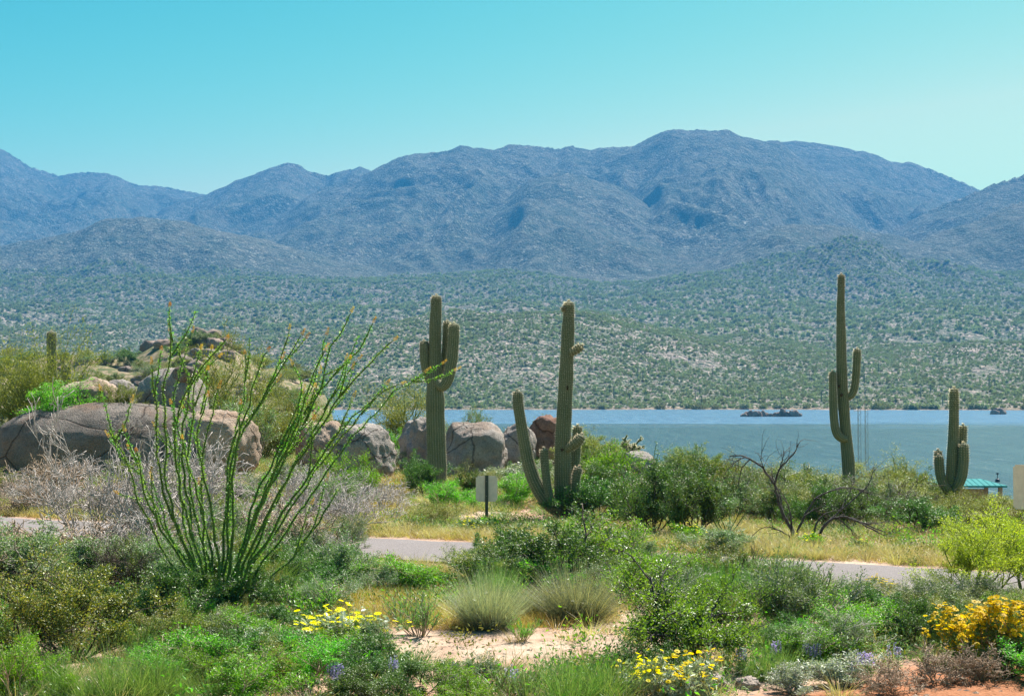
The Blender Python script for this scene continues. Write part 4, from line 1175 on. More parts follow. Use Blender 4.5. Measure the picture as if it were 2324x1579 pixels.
cx_ = (1427 - 1162) / F * 37.2
plant('cholla', (cx_, 37.2, gz(cx_, 37.2)), 0.55, (CAMZ + 37.2 * el(994)) - gz(cx_, 37.2), "lone pale cholla standing above the small pale boulder")

# thicket fill: copies of the same shrubs scattered where the photograph is overgrown
LM = [("the huge slab", 200, 1040), ("the round boulder with the capstone", 385, 895), ("the ocotillo's foot", 508, 1378), ("the ocotillo's orange tips", 640, 790), ("the ocotillo's right stems", 720, 1120),
      ("the ocotillo's left stems", 330, 1160), ("the stout saguaro", 990, 1090), ("the small road sign", 1105, 1140), ("the many-armed saguaro's base", 1280, 1180), ("the long curved saguaro arm", 1190, 1040),
      ("the reddish boulder", 1240, 990), ("the broad block boulder", 1065, 1015), ("the grey domed boulder", 820, 1015), ("the lone cholla", 1427, 1015), ("the small pale boulder", 1442, 1060),
      ("the dead tree's trunk", 1795, 1190), ("the dead tree's arch", 1690, 1045), ("the dead tree's low arc", 1910, 1175), ("the tallest saguaro", 1925, 1080), ("the shortest saguaro", 2161, 1150),
      ("the turquoise roof", 2200, 1095), ("the cut-off sign", 2315, 1110), ("the yellow-green palo verde", 2215, 1270), ("the big yellow flower mound", 2255, 1440), ("the prickly pear", 2030, 1440),
      ("the large open shrub", 1565, 1390), ("the broken rock", 1700, 1560), ("the flat stone slab", 1624, 1560), ("the pale feathery tussock", 1315, 1350), ("the grey tussock", 1108, 1370), ("the tiny round bush", 1188, 1440),
      ("the lone upright shrub", 952, 1400), ("the centre-left daisies", 755, 1400), ("the creosote bush", 170, 1410), ("the soft silvery bush", 265, 1540), ("the sandy patch", 885, 1120), ("the centre road stretch", 940, 1245),
      ("the right road stretch", 1980, 1305), ("the left road stretch", 90, 1195), ("the bottom daisies", 1520, 1530), ("the left edge tangle", 70, 1270), ("the vivid green bush", 500, 1530)]
DESC = {'dark': "dark green leafy shrub", 'bright': "bright green shrub", 'creosote': "yellow-flecked olive shrub", 'grey': "grey-green shrub", 'olive': "wispy yellow-olive shrub", 'silver': "pale silvery shrub",
        'dead': "bare silvery shrub", 'brown': "dry brown shrub", 'deaddark': "dark leafless shrub", 'ggrass': "green grass clump", 'sgrass': "pale grass tussock", 'broom': "bright tufted shrub", 'broomdark': "green tufted shrub", 'lupine': "purple lupine spikes"}
USED = set()
def where(px, py, a):
    dx, dy = px - a[1], py - a[2]
    if abs(dx) > abs(dy) * 1.3: w_ = "left of" if dx < 0 else "right of"
    else: w_ = "above" if dy < 0 else "below"
    dd = math.hypot(dx, dy)
    return ("just " if dd < 70 else "") + w_ + " " + a[0]
def autolabel(key, px, py, h):
    near = sorted(LM, key=lambda a: math.hypot(px - a[1], (py - a[2]) * 1.4))[:7]
    d_ = DESC[key]; c = [d_ + " " + where(px, py, near[0])]
    for i_ in range(7):
        for j_ in range(i_ + 1, 7): c.append(d_ + " " + where(px, py, near[i_]) + ", " + where(px, py, near[j_]))
    for z_ in c:
        for pre in ("", "low " if h < 0.6 else "tall "):
            if (pre + z_) not in USED and len((pre + z_).split()) <= 16: USED.add(pre + z_); return pre + z_
    return None
LU = [(735,1572),(752,1580),(786,1576),(905,1555),(1005,1572),(1168,1578),(1752,1512),(1822,1515),(1848,1520),(1940,1535),(1990,1545),(1650,1500),(1700,1530),(2040,1520)]
for px, py in LU:
    q = hit(px, py); plant('lupine', q, 0.12, 0.27, autolabel('lupine', px, py - 30, 0.3), "purple lupines along the bottom edge")

def fill(n, px0, px1, d0, d1, keys, w, h, label, group, seed, avoid=()):
    r = random.Random(seed); made = 0; tries = 0; pts = []
    while made < n and tries < n * 30:
        tries += 1
        px = r.uniform(px0, px1); d = r.uniform(d0, d1); x = (px - 1162) / F * d; z = gz(x, d)
        py = 885 + (CAMZ - z) / d * F
        if abs((d - road_y(x)) * 0.898) < 2.3: continue
        if any(a[0] < px < a[1] and a[2] < py < a[3] for a in avoid): continue
        if any((x - a) ** 2 + (d - b) ** 2 < (0.42 * (w[0] + w[1]) / 2 * 1.3) ** 2 for a, b in pts): continue
        pts.append((x, d)); k = r.choice(keys)
        sc_ = r.uniform(0, 1)
        hh_ = h[0] + (h[1] - h[0]) * sc_ * r.uniform(0.8, 1.1)
        lab_ = (autolabel(k, px, py - hh_ * 0.5 * F / d, hh_) if d < 57 else None) or label
        plant(k, (x, d, z), w[0] + (w[1] - w[0]) * sc_, hh_, lab_, group); made += 1
fill(40, 1320, 1790, 30.5, 44, ['dark','olive','grey','creosote','dark','olive'], (1.0, 1.8), (0.7, 1.15), "mixed green desert shrub between the many-armed saguaro and the dead tree", "shrubs in the thicket right of the many-armed saguaro", 1, [(1370,1510,1000,1190)])
fill(36, 1760, 2080, 28.5, 44, ['dark','olive','grey','creosote','olive','deaddark'], (1.0, 1.8), (0.7, 1.1), "mixed olive desert shrub in the thicket behind and right of the dead tree", "shrubs in the thicket behind the dead tree", 2)
fill(22, 2080, 2360, 27, 36, ['dark','olive','olive','creosote'], (0.9, 1.5), (0.4, 0.62), "low olive desert shrub below the turquoise roof", "low shrubs below the turquoise roof", 12)
fill(26, 860, 1230, 36, 52, ['bright','olive','grey','dark','silver'], (0.7, 1.3), (0.4, 0.8), "low green desert shrub on the rise below the boulders in the centre", "low shrubs below the centre boulders", 3, [(850,925,1080,1200),(1010,1060,1080,1130)])
fill(30, -60, 860, 31.5, 38, ['dead','grey','brown','dead','creosote','dead'], (0.8, 1.7), (0.4, 0.9), "low dry desert shrub between the road and the big slab at the left", "dry shrubs below the slab", 4)
fill(20, -120, 900, 44, 56, ['olive','grey','creosote','olive'], (1.2, 2.4), (0.9, 1.9), "olive desert shrub growing behind the boulders at the left", "shrubs behind the left boulders", 5, [(640,900,800,1200)])
NOROAD = [(740,1450,1340,1520),(850,1075,1220,1420),(1860,2110,1270,1480),(0,210,1150,1330)]
fill(20, -100, 520, 19.0, 24.5, ['brown','dead','deaddark','brown','grey'], (0.9, 1.6), (0.5, 0.9), "dry shrub near the road at the left", "dry shrubs near the road at the left", 31, [(-100,330,1150,1310)])
fill(40, 480, 2420, 17.5, 22.5, ['grey','dark','bright','creosote','grey','ggrass','dark'], (0.6, 1.2), (0.35, 0.7), "low desert shrub crowding the near side of the road", "low shrubs on the near side of the road", 6, NOROAD)
fill(10, 210, 770, 22.3, 26, ['dead','brown','grey','dead'], (0.8, 1.5), (0.5, 1.0), "bare shrub beside the road behind the ocotillo", "shrubs along the road behind the ocotillo", 21)
fill(12, 1130, 1840, 19.5, 22.5, ['dark','grey','bright','broomdark'], (0.8, 1.2), (0.35, 0.6), "green shrub hiding the middle of the road", "shrubs hiding the middle of the road", 22)
KEYAV = [(850,1440,1370,1600),(1560,2400,1510,1600),(1900,2400,1460,1600),(0,340,1340,1560),(650,870,1380,1500),(1380,1760,1400,1580),(1440,1680,1500,1600),(1960,2110,1390,1520)]
fill(60, -60, 2420, 13.2, 17.4, ['grey','bright','ggrass','dark','creosote','broom','olive','bright'], (0.45, 0.9), (0.25, 0.45), "small desert herb in the dense foreground growth", "small foreground herbs", 7, KEYAV)
fill(50, 600, 2030, 60, 165, ['olive','dark','grey','creosote'], (2.0, 4.0), (1.2, 2.4), "distant green shrub on the slope falling to the lake shore", "shrubs on the slope to the lake", 8)
fill(170, -300, 790, 165, 245, ['dark','grey','creosote','olive'], (2.0, 4.2), (1.2, 2.6), "distant dark shrub on the rocky knoll at the left", "shrubs on the rocky knoll", 9)

# rocks on the knoll
r = random.Random(5)
kn = [rock_mesh("knoll_rock", (1, 0.9, 0.8), 900 + k, M['rock_far'], 3, 0.25, 5, 3.0) for k in range(5)]
for k in range(90):
    if k < 35: px = r.gauss(430, 75); d = r.uniform(195, 238)
    else: px = r.uniform(-60, 720); d = r.uniform(150, 240)
    x = (px - 1162) / F * d; s_ = r.uniform(1.0, 2.6) * (1.2 if k < 35 else 0.8)
    o = obj("rock", kn[k % 5], None, "weathered brown rock on the rocky knoll behind the boulders", "rock", "rocks on the knoll", None, (x, d, gz(x, d) + s_ * 0.15))
    o.scale = (s_, s_, s_ * r.uniform(0.6, 1.1)); o.rotation_euler = (r.uniform(-.3, .3), r.uniform(-.3, .3), r.uniform(0, 6))

# ------------------------------------------------------------------ ocotillo
OC = [
 [(497,1378),(425,1335),(380,1265),(345,1200),(312,1134),(295,1060),(262,1000),(245,972)],
 [(500,1378),(440,1320),(400,1250),(360,1190),(325,1110),(314,1050),(312,1026)],
 [(500,1378),(455,1330),(410,1255),(370,1190),(345,1130),(318,1075),(296,1020)],
 [(500,1378),(440,1290),(405,1200),(372,1133),(358,1050),(357,966),(352,899),(345,829)],
 [(502,1378),(450,1300),(410,1220),(378,1100),(375,1016),(373,956),(368,882),(389,808),(392,775),(385,752)],
 [(502,1378),(462,1335),(435,1251),(415,1167),(409,1066),(392,966),(392,899),(415,825),(434,760)],
 [(504,1378),(470,1320),(440,1230),(425,1130),(412,1033),(419,956),(432,882),(421,845),(405,780)],
 [(504,1378),(468,1310),(425,1190),(398,1060),(402,942),(429,872),(479,808),(516,765)],
 [(506,1378),(486,1318),(455,1220),(435,1133),(425,1030),(442,922),(436,862),(496,812)],
 [(506,1378),(486,1318),(476,1234),(456,1167),(459,1033),(482,942),(496,882)],
 [(508,1378),(502,1335),(502,1251),(513,1167),(519,1050),(523,993),(553,959),(596,906),(636,825),(653,752)],
 [(510,1378),(505,1330),(515,1240),(517,1130),(530,1010),(569,949),(606,879),(657,812),(680,765)],
 [(510,1378),(512,1300),(520,1200),(524,1100),(528,1010),(549,919),(556,865),(559,805)],
 [(512,1378),(520,1310),(529,1251),(529,1167),(526,1080),(545,985),(566,912),(590,829),(608,798)],
 [(514,1378),(530,1310),(555,1235),(569,1190),(613,1083),(653,1000),(670,956),(700,899),(722,839),(737,765)],
 [(514,1378),(530,1310),(560,1220),(600,1130),(650,1040),(690,960),(720,900),(738,850),(745,790),(775,755),(795,712)],
 [(516,1378),(540,1290),(575,1180),(620,1090),(655,1010),(690,940),(720,890),(760,850),(800,815),(830,770),(845,735)],
 [(516,1378),(550,1290),(600,1180),(650,1090),(700,1010),(740,950),(770,900),(810,855),(860,800),(895,772)],
 [(518,1378),(560,1310),(620,1210),(680,1130),(720,1060),(770,1000),(820,940),(850,900),(880,880),(906,868)],
 [(518,1378),(570,1320),(630,1230),(690,1150),(740,1070),(800,990),(860,930),(900,880),(935,865),(962,846)],
 [(520,1378),(583,1338),(620,1305),(667,1264),(703,1211),(747,1147),(765,1110)],
 [(516,1378),(545,1320),(590,1220),(630,1130),(665,1060),(700,1000),(735,930),(790,850),(815,820)],
 [(512,1378),(535,1300),(570,1200),(600,1120),(640,1040),(668,980),(690,905),(712,850),(740,800)],
 [(508,1378),(500,1320),(490,1240),(480,1150),(462,1080),(446,1010),(455,940),(470,900)],
 [(504,1378),(475,1320),(460,1250),(462,1167),(446,1117),(432,1077),(420,1020),(416,1000)],
 [(514,1378),(523,1318),(553,1251),(569,1150),(583,1117),(640,1010),(672,950),(690,880),(668,830)],
 [(518,1378),(560,1300),(605,1225),(655,1145),(700,1080),(745,1010),(800,945),(840,910)],
 [(500,1378),(450,1315),(395,1235),(365,1160),(350,1090)],
]
oc_d = 17.4
def build_ocotillo():
    b0 = at(508, 1378, oc_d); base = Vector((b0.x, oc_d, gz(b0.x, oc_d)))
    t = thing("ocotillo", "large green ocotillo fanning out many wand stems with orange tips", "ocotillo", base)
    rng = np.random.RandomState(33)
    crown_b = Buf(); tube(crown_b, [[0,0,-0.08],[0,0,0.02],[0,0,0.14]], [0.17,0.15,0.08], 12)
    obj("root_crown", crown_b.mesh("root_crown", M['bark_dark'], True), t)
    paths = []
    for i, pl in enumerate(OC):
        amp = rng.uniform(-1.0, 1.0)
        n = len(pl); P = []
        for k, (px, py) in enumerate(pl):
            f = k / (n - 1); w = at(px, py, oc_d + amp * (f ** 0.8) * 1.1)
            P.append(np.array(w - base))
        P[0] = np.array([P[0][0], rng.uniform(-0.08, 0.08), 0.0])
        paths.append((np.array(P), 0.021 * rng.uniform(0.8, 1.1), 1.0))
        # side shoots from the upper half
        if n > 6:
            for _ in range(rng.randint(1, 3)):
                k = rng.randint(n // 2, n - 1); p = P[k]; d = unit(P[k] - P[k - 1]); a = rng.normal(size=3); a[1] *= 0.6
                q = [p]; l = rng.uniform(0.35, 0.75); nd = unit(d + a * 0.35)
                for m in range(3): q.append(q[-1] + nd * l / 3); nd = unit(nd + np.array([0, 0, 0.25]) + rng.normal(size=3) * 0.12)
                paths.append((np.array(q), 0.011, 0.6))
    for P, r0, f in paths:
        # resample with a crooked wiggle
        seg = np.linalg.norm(np.diff(P, axis=0), axis=1); s_ = np.concatenate([[0], np.cumsum(seg)]); n = max(8, int(s_[-1] / 0.07)); q = np.linspace(0, s_[-1], n)
        C = np.stack([np.interp(q, s_, P[:, k]) for k in range(3)], 1)
        for _ in range(3): C[1:-1] = (C[:-2] + 2 * C[1:-1] + C[2:]) / 4
        fr = q / q[-1]
        C += (np.stack([noise(q * 3.1, 0 * q + P[1][0] * 9 + k * 7) for k in range(3)], 1) * 0.035 + np.stack([noise(q * 9, 0 * q + P[1][0] * 5 + k * 3) for k in range(3)], 1) * 0.012) * np.minimum(1, q * 2)[:, None]
        R = r0 * (1 - 0.68 * fr)
        b = Buf(); tube(b, C, R, 6)
        so = obj("stem", b.mesh("stem", M['stem_ocotillo'], True), t)
        lb = Buf(); m = int(q[-1] * 225)
        g = rng.uniform(0.04 if f == 1 else 0, 0.985, m) * (n - 1); i = g.astype(int); ff = (g - i)[:, None]; i2 = np.minimum(i + 1, n - 1)
        pp = C[i] * (1 - ff) + C[i2] * ff
        ax = C[i2] - C[i] + 1e-6; dr = rng.normal(size=(m, 3)); dr /= np.linalg.norm(dr, axis=1)[:, None]
        rr = R[i][:, None]
        leaves(lb, pp + dr * rr * 0.8, dr + ax / np.linalg.norm(ax, axis=1)[:, None] * 0.5, rng.uniform(0.02, 0.042, m), 0.0125, rng, 0.2)
        obj("leaves", lb.mesh("leaves", M['leaf_oco']), so, kind='stuff')
        if rng.rand() < 0.85:
            fb = Buf(); m = 55; hh = rng.uniform(0.05, 0.12); z = rng.rand(m); d = unit(C[-1] - C[-3]); 
            a, c = frame(d); th = rng.uniform(0, 6.28, m); w = 0.016 * (1 - z) + 0.004
            pp = C[-1] + z[:, None] * d * hh + (np.cos(th)[:, None] * a + np.sin(th)[:, None] * c) * w[:, None] * 0.6
            leaves(fb, pp, d[None] * 1.6 + np.cos(th)[:, None] * a + np.sin(th)[:, None] * c, 0.024, 0.007, rng, 0.2)
            obj("flower_tip", fb.mesh("flower_tip", M['petal_orange']), so)
M['leaf_oco'] = leaf_mat("leaf_ocotillo", [(0.06,0.18,0.015),(0.13,0.36,0.025),(0.24,0.5,0.05),(0.48,0.62,0.16)], 0.5, 0.08)
build_ocotillo()

# ------------------------------------------------------------------ dead tree
DT = [ # (points, radius at start px)
 ([(1801,1232),(1796,1200),(1781,1174),(1767,1140),(1760,1104),(1744,1078),(1723,1053),(1705,1043),(1683,1032),(1657,1034)], 8, 0.0),
 ([(1758,1098),(1764,1079),(1769,1062),(1790,1041),(1805,1023),(1816,1001)], 4.5, -0.2),
 ([(1771,1060),(1775,1046),(1780,1023)], 2.5, 0.0),
 ([(1701,1043),(1686,1056),(1677,1086),(1675,1108)], 2.5, 0.2),
 ([(1735,1066),(1725,1040),(1728,1028)], 2.2, -0.2),
 ([(1690,1036),(1672,1046),(1660,1060)], 1.8, 0.1),
 ([(1776,1160),(1772,1128),(1756,1090),(1750,1072)], 4, 0.2),
 ([(1797,1205),(1795,1165),(1783,1130),(1770,1112)], 4, -0.3),
 ([(1803,1228),(1812,1200),(1824,1172),(1847,1134),(1874,1117),(1914,1105),(1954,1110),(1975,1122)], 5.5, 0.4),
 ([(1824,1172),(1840,1160),(1862,1150),(1890,1148)], 3, 0.2),
 ([(1858,1232),(1858,1211),(1880,1181),(1914,1169),(1948,1184),(1975,1198),(2010,1216)], 7, -0.3),
 ([(1930,1174),(1965,1189),(2014,1182)], 3.5, -0.3),
 ([(1965,1189),(2010,1208),(2050,1214)], 3, 0.0),
 ([(1852,1228),(1848,1200),(1860,1175),(1882,1160),(1905,1158)], 5, 0.3),
 ([(1870,1190),(1900,1165),(1940,1130),(1972,1100),(1985,1060)], 4, 0.5),
 ([(1905,1160),(1925,1125),(1935,1095)], 2.5, 0.6),
 ([(1900,1172),(1930,1200),(1945,1225)], 3, 0.1),
 ([(1799,1222),(1775,1205),(1745,1195),(1725,1200)], 3.5, -0.4),
]
def build_dead_tree():
    d0 = hit(1800, 1232).y; b0 = at(1801, 1232, d0); base = Vector((b0.x, d0, gz(b0.x, d0)))
    t = thing("dead_tree", "dead leafless tree with dark arching branches behind the road", "dead tree", base)
    rng = np.random.RandomState(12)
    for i, (pl, r, off) in enumerate(DT):
        P = []; n = len(pl)
        for k, (px, py) in enumerate(pl):
            P.append(np.array(at(px, py, d0 + off * (0.3 + k / n)) - base))
        P = np.array(P); 
        if i in (0, 8, 10, 13): P[0][2] = -0.05
        seg = np.linalg.norm(np.diff(P, axis=0), axis=1); s_ = np.concatenate([[0], np.cumsum(seg)]); m = max(6, int(s_[-1] / 0.06)); q = np.linspace(0, s_[-1], m)
        C = np.stack([np.interp(q, s_, P[:, k]) for k in range(3)], 1)
        C[1:-1] = (C[:-2] + 2 * C[1:-1] + C[2:]) / 4
        C[1:] += rng.normal(size=(m - 1, 3)) * 0.006
        R = r / F * d0 * 0.62 * (1 - 0.75 * q / q[-1])
        b = Buf(); tube(b, C, np.maximum(R, 0.005), 7)
        br = obj("trunk" if i == 0 else "branch", b.mesh("branch", M['bark_black'], True), t)
        tw = Buf()
        for k in range(int(6 + q[-1] * 7)):
            j = rng.randint(m // 3, m); p = C[j]; d = unit(C[min(j + 1, m - 1)] - C[j - 1]); dd = unit(d + rng.normal(size=3) * 0.9)
            pts = [p]; l = rng.uniform(0.15, 0.5)
            for _ in range(4): pts.append(pts[-1] + dd * l / 4); dd = unit(dd + rng.normal(size=3) * 0.25 + np.array([0, 0, -0.05]))
            tube(tw, np.array(pts), [0.006, 0.005, 0.004, 0.003, 0.002], 3)
        obj("twigs", tw.mesh("twigs", M['bark_black'], True), br, kind='stuff')
build_dead_tree()

# ------------------------------------------------------------------ signs
def sign(px0, px1, py0, py1, d, label, post=True):
    a = at(px0, py0, d); b = at(px1, py1, d); w = b.x - a.x; h = a.z - b.z; cx = a.x + w / 2
    t = thing("road_sign", label, "sign", (cx, d, gz(cx, d)))
    z0 = t.location.z
    import bmesh
    bm = bmesh.new(); bmesh.ops.create_cube(bm, size=1.0)
    bmesh.ops.scale(bm, vec=(w, 0.004, h), verts=bm.verts)
    ed = [e for e in bm.edges if abs((e.verts[0].co - e.verts[1].co).y) > 0.003]
    bmesh.ops.bevel(bm, geom=ed, offset=0.035, segments=4, affect='EDGES')
    me = bpy.data.meshes.new("panel"); bm.to_mesh(me); bm.free(); me.materials.append(M['sign'])
    obj("panel", me, t, loc=(0, 0, b.z + h / 2 - z0))
    pb = Buf(); ht = a.z - z0 + 0.01
    # U channel post on the camera side of the panel
    box(pb, (0, -0.012, ht / 2 - 0.1), (0.058, 0.006, ht + 0.2)); box(pb, (-0.031, -0.022, ht / 2 - 0.1), (0.006, 0.026, ht + 0.2)); box(pb, (0.031, -0.022, ht / 2 - 0.1), (0.006, 0.026, ht + 0.2))
    obj("post", pb.mesh("post", M['post']), t)
    for z in (0.12, h - 0.12):
        bb = Buf(); tube(bb, [[0, -0.015, 0], [0, -0.03, 0]], [0.009, 0.009], 6)
        obj("bolt", bb.mesh("bolt", M['steel']), t, loc=(0, 0, b.z + z - z0))
    return t
sign(1080, 1129, 1079, 1138, 30.2, "plain beige back of a small road sign on a dark green post")
sign(2299, 2385, 1054, 1155, 25.5, "beige sign back cut by the right edge of the picture")

# ------------------------------------------------------------------ ramadas, mast and buoy by the lake
def ramada(pxc, w, py_eave, d, label, peak=0.75):
    e = at(pxc, py_eave, d); z0 = gz(e.x, d)
    t = thing("ramada", label, "picnic shelter", (e.x, d, z0), "picnic shelters on the shore")
    H = e.z - z0; W2 = w / 2; D2 = w * 0.38
    rb = Buf()
    V = np.array([[-W2,-D2,H],[W2,-D2,H],[W2,D2,H],[-W2,D2,H],[-W2*0.45,0,H+peak],[W2*0.45,0,H+peak],[-W2,-D2,H-0.14],[W2,-D2,H-0.14],[W2,D2,H-0.14],[-W2,D2,H-0.14]])
    rb.add(V, [[0,1,5,4],[2,3,4,5],[6,7,1,0],[7,8,2,1],[8,9,3,2],[9,6,0,3],[9,8,7,6]], [[1,2,5],[3,0,4]])
    ro = obj("roof", rb.mesh("roof", M['roof']), t)
    sb = Buf()
    for k in range(1, 12):
        x = -W2 + w * k / 12; xt = max(-W2 * .45, min(W2 * .45, x)); f = 1 if abs(x) <= W2 * .45 else (W2 - abs(x)) / (W2 * .55)
        tube(sb, [[x, -D2, H + 0.01], [x + (xt - x) * 0, -D2 + D2 * f, H + peak * f + 0.012]], [0.025, 0.025], 4)
    obj("seams", sb.mesh("seams", M['roof']), ro)
    for sx in (-1, 1):
        for sy in (-1, 1):
            pb = Buf(); box(pb, (sx * (W2 - 0.45), sy * (D2 - 0.4), (H - 0.14) / 2 - 0.2), (0.28, 0.28, H - 0.14 + 0.4)); obj("post", pb.mesh("post", M['wood']), t)
    wb = Buf(); box(wb, (0, D2 - 0.75, (H - 0.5) / 2 - 0.2), (w * 0.74, 0.2, H - 0.5 + 0.4)); obj("wall", wb.mesh("wall", M['wood']), t)
ramada(2190, 5.6, 1098, 118, "turquoise roofed picnic shelter by the water right of the shortest saguaro", 0.45)
ramada(2118, 3.4, 1105, 112, "smaller pale turquoise roof showing left of the shortest saguaro", 0.6)

def mast():
    d = 100; a = at(1957, 1100, d); z0 = gz(a.x, d)
    t = thing("lattice_mast", "thin steel lattice mast standing in front of the lake beside the tallest saguaro", "mast", (a.x, d, z0))
    for s_, px, top in ((-1, 1949, 925), (1, 1965, 905)):
        b = Buf(); p = at(px, top, d); H = p.z - z0; x = p.x - a.x; w = 0.11
        for (lx, ly) in ((-w, -w), (w, -w), (0, w)): tube(b, [[x + lx, ly, -0.2], [x + lx, ly, H]], 0.012, 4)
        n = int(H / 0.35)
        for k in range(n):
            z = H * k / n; z1 = H * (k + 1) / n
            if k % 2: tube(b, [[x - w, -w, z], [x + w, -w, z1]], 0.008, 3); tube(b, [[x + w, -w, z], [x, w, z1]], 0.008, 3)
            else: tube(b, [[x + w, -w, z], [x - w, -w, z1]], 0.008, 3); tube(b, [[x, w, z], [x - w, -w, z1]], 0.008, 3)
        obj("lattice_leg", b.mesh("lattice_leg", M['steel']), t)
    b = Buf(); q0 = at(1938, 932, d); q1 = at(1975, 930, d); tube(b, [[q0.x - a.x, 0, q0.z - z0], [q1.x - a.x, 0, q1.z - z0]], 0.02, 4)
    obj("cross_arm", b.mesh("cross_arm", M['steel']), t)
mast()
q = at(2264, 1092, 185)
t = thing("buoy", "small dark buoy floating right of the turquoise roof", "buoy", (q.x, 185, -9.2))
b = Buf(); tube(b, [[0,0,-0.3],[0,0,0.05],[0,0,0.3],[0,0,0.4]], [0.28,0.32,0.28,0.1], 12); obj("float", b.mesh("float", M['buoy'], True), t)
b = Buf(); tube(b, [[0,0,0.35],[0,0,1.0]], [0.05,0.05], 6); box(b, (0,0,1.05), (0.28,0.06,0.22)); obj("marker", b.mesh("marker", M['buoy']), t)

# ------------------------------------------------------------------ masses: scrub over the lake, grass, weeds, pebbles
def scatter(name, P, scale, protos, seed=0, label=None, flat=None):
    rng = np.random.RandomState(seed)
    col = bpy.data.collections.new(name + "_kinds")
    for k, me in enumerate(protos): col.objects.link(bpy.data.objects.new(name + "_kind", me))
    me = bpy.data.meshes.new(name); n = len(P)
    me.vertices.add(n); me.vertices.foreach_set("co", np.asarray(P, np.float32).ravel())
    a = me.attributes.new("sz", 'FLOAT_VECTOR', 'POINT')
    sv = np.stack([scale, scale, scale * rng.uniform(0.7, 1.15, n)], 1) if np.ndim(scale) == 1 else scale
    a.data.foreach_set("vector", sv.astype(np.float32).ravel())
    a = me.attributes.new("rt", 'FLOAT_VECTOR', 'POINT'); rv = np.zeros((n, 3), np.float32); rv[:, 2] = rng.uniform(0, 6.28, n); a.data.foreach_set("vector", rv.ravel())
    a = me.attributes.new("ix", 'INT', 'POINT'); a.data.foreach_set("value", rng.randint(0, len(protos), n).astype(np.int32))
    o = obj(name, me, kind='stuff')
    g = bpy.data.node_groups.new(name + "_scatter", 'GeometryNodeTree')
    g.interface.new_socket("Geometry", in_out='INPUT', socket_type='NodeSocketGeometry'); g.interface.new_socket("Geometry", in_out='OUTPUT', socket_type='NodeSocketGeometry')
    gi = g.nodes.new("NodeGroupInput"); go = g.nodes.new("NodeGroupOutput")
    ci = g.nodes.new("GeometryNodeCollectionInfo"); ci.inputs[0].default_value = col; ci.inputs[1].default_value = True; ci.inputs[2].default_value = True
    ip = g.nodes.new("GeometryNodeInstanceOnPoints"); ip.inputs["Pick Instance"].default_value = True
    def na(nm, ty):
        x = g.nodes.new("GeometryNodeInputNamedAttribute"); x.data_type = ty; x.inputs[0].default_value = nm; return x.outputs[0]
    g.links.new(gi.outputs[0], ip.inputs["Points"]); g.links.new(ci.outputs[0], ip.inputs["Instance"])
    g.links.new(na("ix", 'INT'), ip.inputs["Instance Index"]); g.links.new(na("rt", 'FLOAT_VECTOR'), ip.inputs["Rotation"]); g.links.new(na("sz", 'FLOAT_VECTOR'), ip.inputs["Scale"])
    g.links.new(ip.outputs[0], go.inputs[0])
    md = o.modifiers.new("scatter", 'NODES'); md.node_group = g
    return o

def clump(name, seed, mat, n=130, L=0.30, stem=True):
    rng = np.random.RandomState(seed); b = Buf()
    P = rng.normal(size=(n, 3)); P /= np.linalg.norm(P, axis=1)[:, None]; P[:, 2] = np.abs(P[:, 2])
    P *= (rng.uniform(0.45, 1, n) * (1 + 0.3 * noise(P[:, 0] * 2 + seed, P[:, 1] * 2, P[:, 2] * 2)))[:, None] * np.array([0.5, 0.5, 0.85])
    leaves(b, P, rng.normal(size=(n, 3)) + np.array([0, 0, 0.4]), L * rng.uniform(0.6, 1.2, n), L * 0.6, rng, 0.2)
    return b.mesh(name, mat)

M['scrub_far'] = leaf_mat("scrub_far", [(0.12,0.17,0.11),(0.22,0.28,0.18),(0.36,0.41,0.29)], 0.5, 0.02)
M['scrub_olive'] = leaf_mat("scrub_olive", [(0.13,0.16,0.06),(0.21,0.24,0.09),(0.3,0.31,0.14)], 0.35, 0.02)
rng = np.random.RandomState(77)
# hillside across the water, nearest slopes first
def far_points(n, d0, d1, tmax=0.5, pw=1.0):
    d = d0 + (d1 - d0) * rng.rand(n) ** pw; t = rng.uniform(-tmax, tmax, n)
    keep = rng.rand(n) < d / d1; d = d[keep]; t = t[keep]
    x = t * d; dens = 0.75 * fbm(x / 45, d / 70, 4.0, 4) + 0.55 * (ridged(x / 150, d / 170, 8.0, 3) - 0.6) + 0.1
    k = dens > -0.35 + 0.5 * (rng.rand(len(x)) - 0.5); x = x[k]; d = d[k]
    z = far_h(x, d); ok = z > -8.7
    return np.stack([x, d, z - 0.1], 1)[ok]
fk = [clump("scrub", 1, M['scrub_far']), clump("scrub", 2, M['scrub_far']), clump("scrub", 3, M['scrub_olive']), clump("scrub", 4, M['scrub_far'], 80)]
P1 = far_points(82000, 852, 1500, 0.47)
vl = np.clip(0.9 - ridged(P1[:, 0] / 90, P1[:, 1] / 200, 12.0, 3), 0, 1)
scatter("hillside_scrub", P1, (0.8 + 3.0 * vl) * 0.25 + 0.75 *(0.8 + 2.9 * rng.rand(len(P1)) ** 2.2), fk, 1)
P2 = far_points(52000, 1500, 2700, 0.45)
scatter("upper_slope_scrub", P2, 2.2 + 4.0 * rng.rand(len(P2)) ** 2, fk, 2)
P3 = far_points(18000, 852, 1500, 0.47)
rk = [rock_mesh("scrub_rock", (1, 0.9, 0.7), 950 + k, M['granite_tan'], 1, 0.2, 2, 3.0) for k in range(3)]
scatter("hillside_rocks", P3, 0.6 + 2.4 * rng.rand(len(P3)) ** 3, rk, 3)

